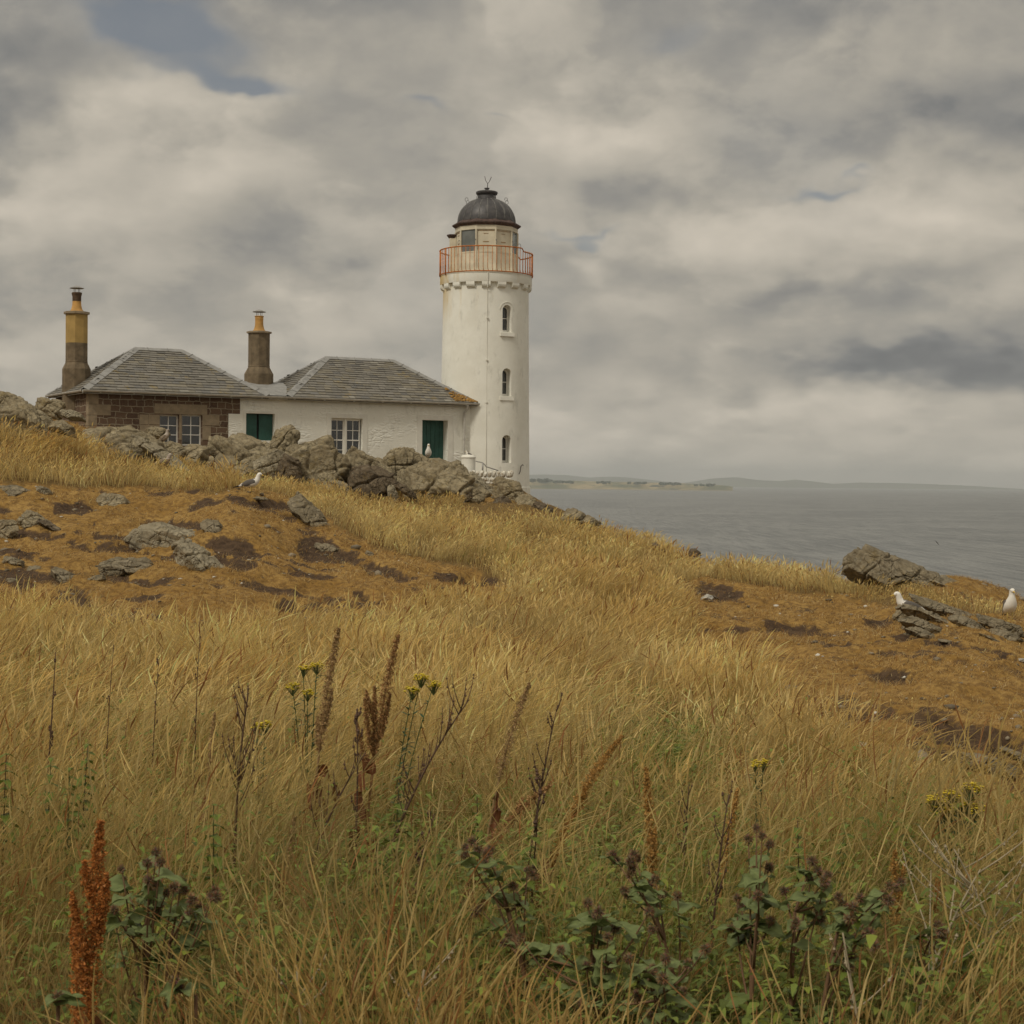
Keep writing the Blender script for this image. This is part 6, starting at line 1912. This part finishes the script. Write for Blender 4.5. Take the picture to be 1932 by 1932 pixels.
def build_dead():
    dead_stalk('tall dark dead stalk at left centre with upright twigs', (468, 1310), 446, 6.4, 26, 1, r0=.008, tl=.22)
    dead_stalk('dark stalk with a knobbly seed head between the two tall docks', (673, 1340), 668, 6.7, 12, 2, head=3, tl=.07)
    dead_stalk('dead stalk leaning right below the knobbly one', (690, 1420), 560, 6.2, 8, 3, r0=.007)
    dead_stalk('long reddish stem slanting up to the ragwort', (885, 1320), 700, 6.3, 22, 4, r0=.007, tl=.22)
    dead_stalk('dead stem with dark crown before the arching dock', (1020, 1462), 1000, 5.4, 10, 5, head=2, tl=.08, r0=.005)
    dead_stalk('fine dark stem right of the slender dock', (1052, 1330), 985, 6.6, 18, 6, tl=.14)
    dead_stalk('drooping dark stalk above the nettles', (820, 1535), 770, 5.5, 16, 7, head=2, tl=.06)
    dead_stalk('thin dark stalk left of the thin orange dock', (1375, 1500), 1348, 5.3, 14, 8, tl=.12)
    dead_stalk('faint dark stalk in the green hollow', (1300, 1480), 1296, 7.0, 14, 9, tl=.12)
    dead_stalk('pale forked twig crossing the right foreground', (1800, 1602), 1925, 4.6, 12, 10, M_PALESTEM, .006, 0, 'pale dry twigs', 1.2, .35)
    dead_stalk('pale twig spraying right from the burdock', (1850, 1640), 1720, 4.4, 12, 11, M_PALESTEM, .006, 0, 'pale dry twigs', 1.2, .35)
    dead_stalk('pale dead thistle stem at the bottom centre left', (800, 1830), 775, 4.0, 4, 12, M_PALESTEM, .009, 0, 'pale dry twigs', 1.0, .2)
    dead_stalk('pale dead stem at the bottom left of centre', (560, 1820), 600, 3.9, 3, 13, M_PALESTEM, .008, 0, 'pale dry twigs', 1.0, .2)
    dead_stalk('pale stem through the burdock at lower right', (1590, 1760), 1680, 3.9, 5, 14, M_PALESTEM, .006, 0, 'pale dry twigs', 1.0, .2)
    dead_stalk('short dark stalk with bent tip at far left', (105, 1230), 80, 8.5, 8, 15, tl=.06, head=1)
    dead_stalk('thin brown stem in the straw at upper left', (215, 1215), 200, 9.0, 5, 16, tl=.05, r0=.004)
    dead_stalk('thin brown stem right of the upper left one', (300, 1240), 285, 8.8, 8, 17, tl=.05, r0=.004)
    dead_stalk('brown stem rising at the centre left of the tall dock', (378, 1190), 372, 8.6, 8, 18, tl=.06, r0=.004)
build_dead()

M_YELLOW = simple('ragwort_yellow', (.60, .47, .035), .7, .2, 60)
def ragwort(label, heads, basepx, D, seed, size=.05):
    size *= .95
    root = anchor(basepx, D)
    t = thing('ragwort', label, 'wildflower', root, 0, 'yellow ragwort in the grass')
    r = random.Random(seed); npr = np.random.default_rng(seed)
    st = MB(); tops = [Vector(P(x, y, D)) - root for x, y in heads]
    for q in tops:
        pts = bezier((0, 0, -.03), (q.x * .35, r.uniform(-.03, .03), q.z * .5), q, 10)
        st.tube(pts, [.0045 - .0025 * k / 10 for k in range(11)], 6)
        f = MB()
        for k in range(int(46 * size / .05)):
            a = r.uniform(0, 2 * PI); rr = size * math.sqrt(r.random())
            c = q + Vector((math.cos(a) * rr, math.sin(a) * rr, .012 * (1 - (rr / size) ** 2) + r.uniform(-.012, .012)))
            st.tube([q - Vector((0, 0, .045)), c], .001, 4, cap=False)
            s = r.uniform(.006, .0090)
            f.lathe([(.0008, c.z - .003), (s * .5, c.z - .001), (s, c.z + .002), (s * .45, c.z + .0025), (.0005, c.z + .004)], 8, (c.x, c.y))
        f.build('flower_head', M_YELLOW, t)
        # feathery leaves
        n = 46; tt = npr.uniform(.15, .96, n)
        base = np.array([at_path(pts, v)[0][:] for v in tt]); a = npr.uniform(0, 2 * PI, n)
        d = np.stack([np.cos(a), np.sin(a), npr.uniform(.1, .9, n)], -1); d /= np.linalg.norm(d, axis=1)[:, None]
        L = npr.uniform(.025, .06, n)
        V, Q, C = leaf_quads(base, d, L, L * .28, .25, np.array([.060, .105, .045]) * npr.uniform(.6, 1.4, (n, 1)))
        link_mesh('leaves', np_mesh('ragleaf', V, quads=Q, cols=C), M_LEAF, t)
    st.build('stem', simple('green_stem', (.09, .11, .035), .8) if 'green_stem' not in bpy.data.materials else bpy.data.materials['green_stem'], t, True)
def build_ragwort():
    ragwort('ragwort with three flat yellow heads left of the tall brown dock', [(598, 1256), (572, 1262), (552, 1296), (580, 1308)], 585, 8.2, 1, .035)
    ragwort('leaning ragwort right of the broad dock', [(795, 1280), (818, 1293), (778, 1303)], 730, 7.6, 2, .038)
    ragwort('small single-headed ragwort among straw at left centre', [(500, 1368), (484, 1372)], 496, 7.8, 3, .03)
    ragwort('large bushy ragwort with bright heads at the right', [(1796, 1500), (1832, 1488), (1766, 1512), (1838, 1528), (1812, 1518), (1780, 1530)], 1800, 5.9, 4, .042)
    ragwort('tiny yellow ragwort in mid right grass', [(1440, 1441), (1426, 1444)], 1436, 7.6, 5, .022)
build_ragwort()

# burdock: branching stems ending in clusters of hooked burrs, big grey-green leaves
def burr_mesh(seed):
    r = random.Random(seed); m = MB(); base = (.24, .155, .085)
    bm = bmesh.new(); bmesh.ops.create_icosphere(bm, subdivisions=1, radius=.0105); bm.verts.index_update()
    m.add([tuple(v.co) for v in bm.verts], [[v.index for v in f.verts] for f in bm.faces], (.10, .075, .04)); bm.free()
    for k in range(150):
        z = r.uniform(-.75, 1); a = r.uniform(0, 2 * PI); q = math.sqrt(1 - z * z); d = Vector((q * math.cos(a), q * math.sin(a), z))
        s = d.cross(Vector((.2, .3, 1))).normalized() * .0014; L = r.uniform(.015, .021)
        tip = d * L + Vector((r.uniform(-1, 1), r.uniform(-1, 1), r.uniform(-1, 1))) * .002
        c = tuple(x * r.uniform(.7, 1.6) for x in base)
        u = d.cross(s).normalized() * .0014
        m.add([d * .007 + s, d * .007 - s * .5 + u, d * .007 - s * .5 - u, tip], [(0, 1, 3), (1, 2, 3), (2, 0, 3)], c)
    me = bpy.data.meshes.new('burr'); me.from_pydata(m.v, [], m.f)
    ca = me.color_attributes.new('Col', 'FLOAT_COLOR', 'POINT'); ca.data.foreach_set('color', np.array([(*c, 1) for c in m.c], np.float32).ravel())
    me.materials.append(M_LEAF); return me
BURRS = [burr_mesh(k) for k in range(4)]
BLEAF = [big_leaf(.080, .060, (.160, .195, .070), 10 + k, True, .35, .10) for k in range(5)]
BLEAF_L = [big_leaf(.20, .165, (.150, .190, .055), 30 + k, True, .30, .10) for k in range(3)]
M_BSTEM = simple('burdock_stem', (.17, .095, .050), .8, .25)
def burdock(label, tips, basepx, D, seed, low=6, hub=None, lows=1.0):
    root = anchor(basepx, D)
    t = thing('burdock', label, 'burdock', root, 0, 'burdock plants in the foreground')
    r = random.Random(seed)
    st = MB()
    q = [Vector(P(x, y, D + r.uniform(-.16, .16))) - root for x, y in tips]
    hb = Vector(P(*hub, D)) - root if hub else sum(q, Vector()) / len(q) * .55
    trunk = bezier((0, 0, -.04), (hb.x * .3, 0, hb.z * .5), hb, 8)
    st.tube(trunk, [.0075 - .003 * k / 8 for k in range(9)], 8)
    for k, e in enumerate(q):
        f = r.uniform(.45, 1.0) if k % 3 else 1.0
        p, _ = at_path(trunk, f * .999)
        br = bezier(p, p.lerp(e, .5) + Vector((r.uniform(-.02, .02), r.uniform(-.02, .02), -.02)), e, 6)
        st.tube(br, [.0038 - .0022 * j / 6 for j in range(7)], 6)
        nb = 1 if len(q) > 9 else r.choice((1, 2, 2))
        for b in range(nb):
            off = Vector((0, 0, 0)) if b == 0 else Vector((r.uniform(-.02, .02), r.uniform(-.02, .02), r.uniform(-.03, -.012)))
            o = link_mesh('burr', BURRS[(k + b) % 4], None, t); o.location = e + off; o.rotation_euler = (r.random() * 3, r.random() * 3, 0); s = r.uniform(.8, 1.1); o.scale = (s, s, s)
        for j in range(r.choice((2, 3, 4))):
            fp, d = at_path(br, r.uniform(.45, .9)); a = r.uniform(0, 2 * PI)
            place('leaf', BLEAF[(k + j) % 5], M_LEAF, t, fp, (math.cos(a), math.sin(a) * .9 - .2, r.uniform(0, .6)), r.uniform(-.6, .6), r.uniform(.5, 1.05))
    for j in range(int(low * 2.4)):
        fp, d = at_path(trunk, r.uniform(.05, .6)); a = r.uniform(0, 2 * PI)
        place('leaf', BLEAF_L[j % 3], M_LEAF, t, fp, (math.cos(a), math.sin(a) - .3, r.uniform(-.1, .5)), r.uniform(-.4, .4), r.uniform(.25, .52) * lows)
    st.build('stem', M_BSTEM, t, True)
def build_burdock():
    burdock('burdock spray with two top burr clusters in the bottom centre', [(878, 1598), (892, 1588), (925, 1602), (918, 1612), (996, 1640), (968, 1672), (975, 1690), (905, 1712)], 1030, 4.7, 1, 6, (960, 1720))
    burdock('tall burdock spray leaning left, with four burr clusters, right of bottom centre', [(1155, 1612), (1196, 1612), (1190, 1625), (1188, 1650), (1178, 1680), (1236, 1658), (1250, 1686), (1278, 1690)], 1330, 4.7, 2, 7, (1235, 1720))
    burdock('wide leafy burdock clump at the bottom centre', [(1130, 1720), (1109, 1703), (1124, 1728), (1138, 1735), (1161, 1748), (1147, 1768), (1057, 1792), (1035, 1807), (1107, 1823), (1146, 1823), (959, 1765), (982, 1768), (950, 1780), (1225, 1720), (1231, 1753)], 1150, 4.4, 3, 14, (1120, 1830))
    burdock('low burdock clump with dense burrs at the bottom right of centre', [(1225, 1837), (1250, 1846), (1232, 1828), (1186, 1808), (1256, 1809), (1200, 1880), (1300, 1820), (1096, 1893), (1228, 1913), (1330, 1790), (1290, 1870)], 1290, 4.1, 4, 14, (1240, 1880))
    burdock('tallest upright burdock with a brown crown of burrs', [(1427, 1562), (1412, 1583), (1452, 1592), (1424, 1628), (1451, 1637), (1391, 1694), (1430, 1690), (1454, 1736), (1412, 1733), (1379, 1751), (1400, 1710), (1438, 1576)], 1420, 4.5, 5, 8, (1428, 1740))
    burdock('burdock with three pinkish branches spreading right', [(1532, 1625), (1530, 1660), (1562, 1650), (1556, 1662), (1502, 1739), (1544, 1718), (1583, 1691), (1480, 1680)], 1500, 4.5, 6, 9, (1500, 1720))
    burdock('long burdock branch reaching toward the right', [(1595, 1721), (1622, 1694), (1664, 1688), (1679, 1670), (1700, 1664), (1690, 1676), (1610, 1712), (1607, 1805), (1640, 1760)], 1540, 4.4, 7, 8, (1580, 1760))
    burdock('small burdock with pink burrs near the lower right', [(1769, 1745), (1742, 1769), (1775, 1755), (1685, 1847)], 1730, 4.5, 8, 4, (1745, 1800))
    burdock('burdock beside the bright rust dock at the lower left', [(295, 1608), (278, 1626), (302, 1626), (311, 1644), (281, 1661), (230, 1640), (232, 1660), (329, 1673), (314, 1684), (302, 1708), (216, 1716), (218, 1742), (242, 1757), (290, 1670)], 285, 4.5, 9, 9, (270, 1760))
    burdock('thin burdock branch with three burr clusters leaning right at lower left', [(341, 1663), (406, 1680), (398, 1690), (362, 1697), (377, 1713), (350, 1706)], 310, 4.4, 10, 4, (320, 1780))
    burdock('broad low burdock rosette in the bottom left', [(330, 1850)], 370, 3.9, 11, 9, (370, 1880), 1.3)
    burdock('low burdock rosette at the bottom left corner', [(110, 1880)], 110, 3.9, 12, 6, (110, 1890), 1.0)
build_burdock()

NETTLE_LEAF = [big_leaf(.06, .034, (.135, .175, .032), 70 + k, True, .9, .06) for k in range(4)]
def nettle(label, tip, D, seed, hgt=.45, lean=0.0):
    x = tip[0] - lean
    root = anchor(x, D); top = Vector(P(tip[0], tip[1], D)) - root
    t = thing('nettle', label, 'nettle', root, 0, 'green nettles in the grass')
    r = random.Random(seed)
    pts = bezier((0, 0, -.02), (top.x * .3, 0, top.z * .5), top, 8)
    MB().tube(pts, [.0035 - .002 * k / 8 for k in range(9)], 6).build('stem', M_DEADSTEM if seed % 2 else bpy.data.materials['green_stem'], t, True)
    k = 0; f = 1.0; a = r.uniform(0, PI)
    Lh = top.length
    while f > max(.15, 1 - hgt / Lh):
        p, d = at_path(pts, min(f, .999)); s = .55 + min((1 - f) * Lh * 4, .8)
        for sg in (0, PI):
            place('leaf', NETTLE_LEAF[k % 4], M_LEAF, t, p, (math.cos(a + sg), math.sin(a + sg), .25), 0, s * r.uniform(.85, 1.2)); k += 1
        a += PI / 2 + r.uniform(-.2, .2); f -= .034 / Lh
def build_nettles():
    L = [('nettle just left of the bottom centre, tallest of its clump', (736, 1722), 4.6), ('nettle left of the tallest one in the bottom clump', (632, 1731), 4.6),
         ('nettle between the two tall ones of the bottom clump', (671, 1738), 4.7), ('nettle with a drooping head at bottom, left of the clump', (492, 1731), 4.5),
         ('nettle low in front of the bottom clump', (562, 1765), 4.4), ('nettle near the bottom edge, left of centre', (450, 1857), 4.0),
         ('nettle at the bottom edge below the drooping nettle', (529, 1900), 4.0), ('nettle behind the drooping dark stalk', (711, 1590), 5.6),
         ('short nettle under the bottom clump', (593, 1868), 4.1), ('nettle in straw at left, nearest the rust dock', (96, 1430), 6.6),
         ('nettle in straw at left, upright and small', (166, 1404), 7.0), ('nettle in straw at left, rightmost of three', (132, 1449), 6.5),
         ('nettle at the left edge above the others', (12, 1423), 6.6), ('nettle beside the dark dead stalk', (403, 1519), 5.6),
         ('nettle behind the burdock at right', (1505, 1544), 5.8), ('nettle right of the tall burdock crown', (1598, 1556), 5.9),
         ('nettle left of the large bushy ragwort', (1712, 1559), 6.0), ('nettle right of the broad dock stems', (755, 1466), 6.4),
         ('nettle deep in grass right of centre', (900, 1500), 6.3), ('nettle under the long reddish stem', (830, 1600), 5.4),
         ('nettle below the arching dock', (1010, 1560), 5.4), ('pale tipped nettle low at lower right', (1760, 1880), 4.1),
         ('nettle in the bottom right corner', (1880, 1850), 4.2), ('nettle low between the burdock and right edge', (1830, 1780), 4.4)]
    for k, (lab, tip, D) in enumerate(L): nettle(lab, tip, D, k + 1, .40, random.Random(k).uniform(-20, 40))
build_nettles()
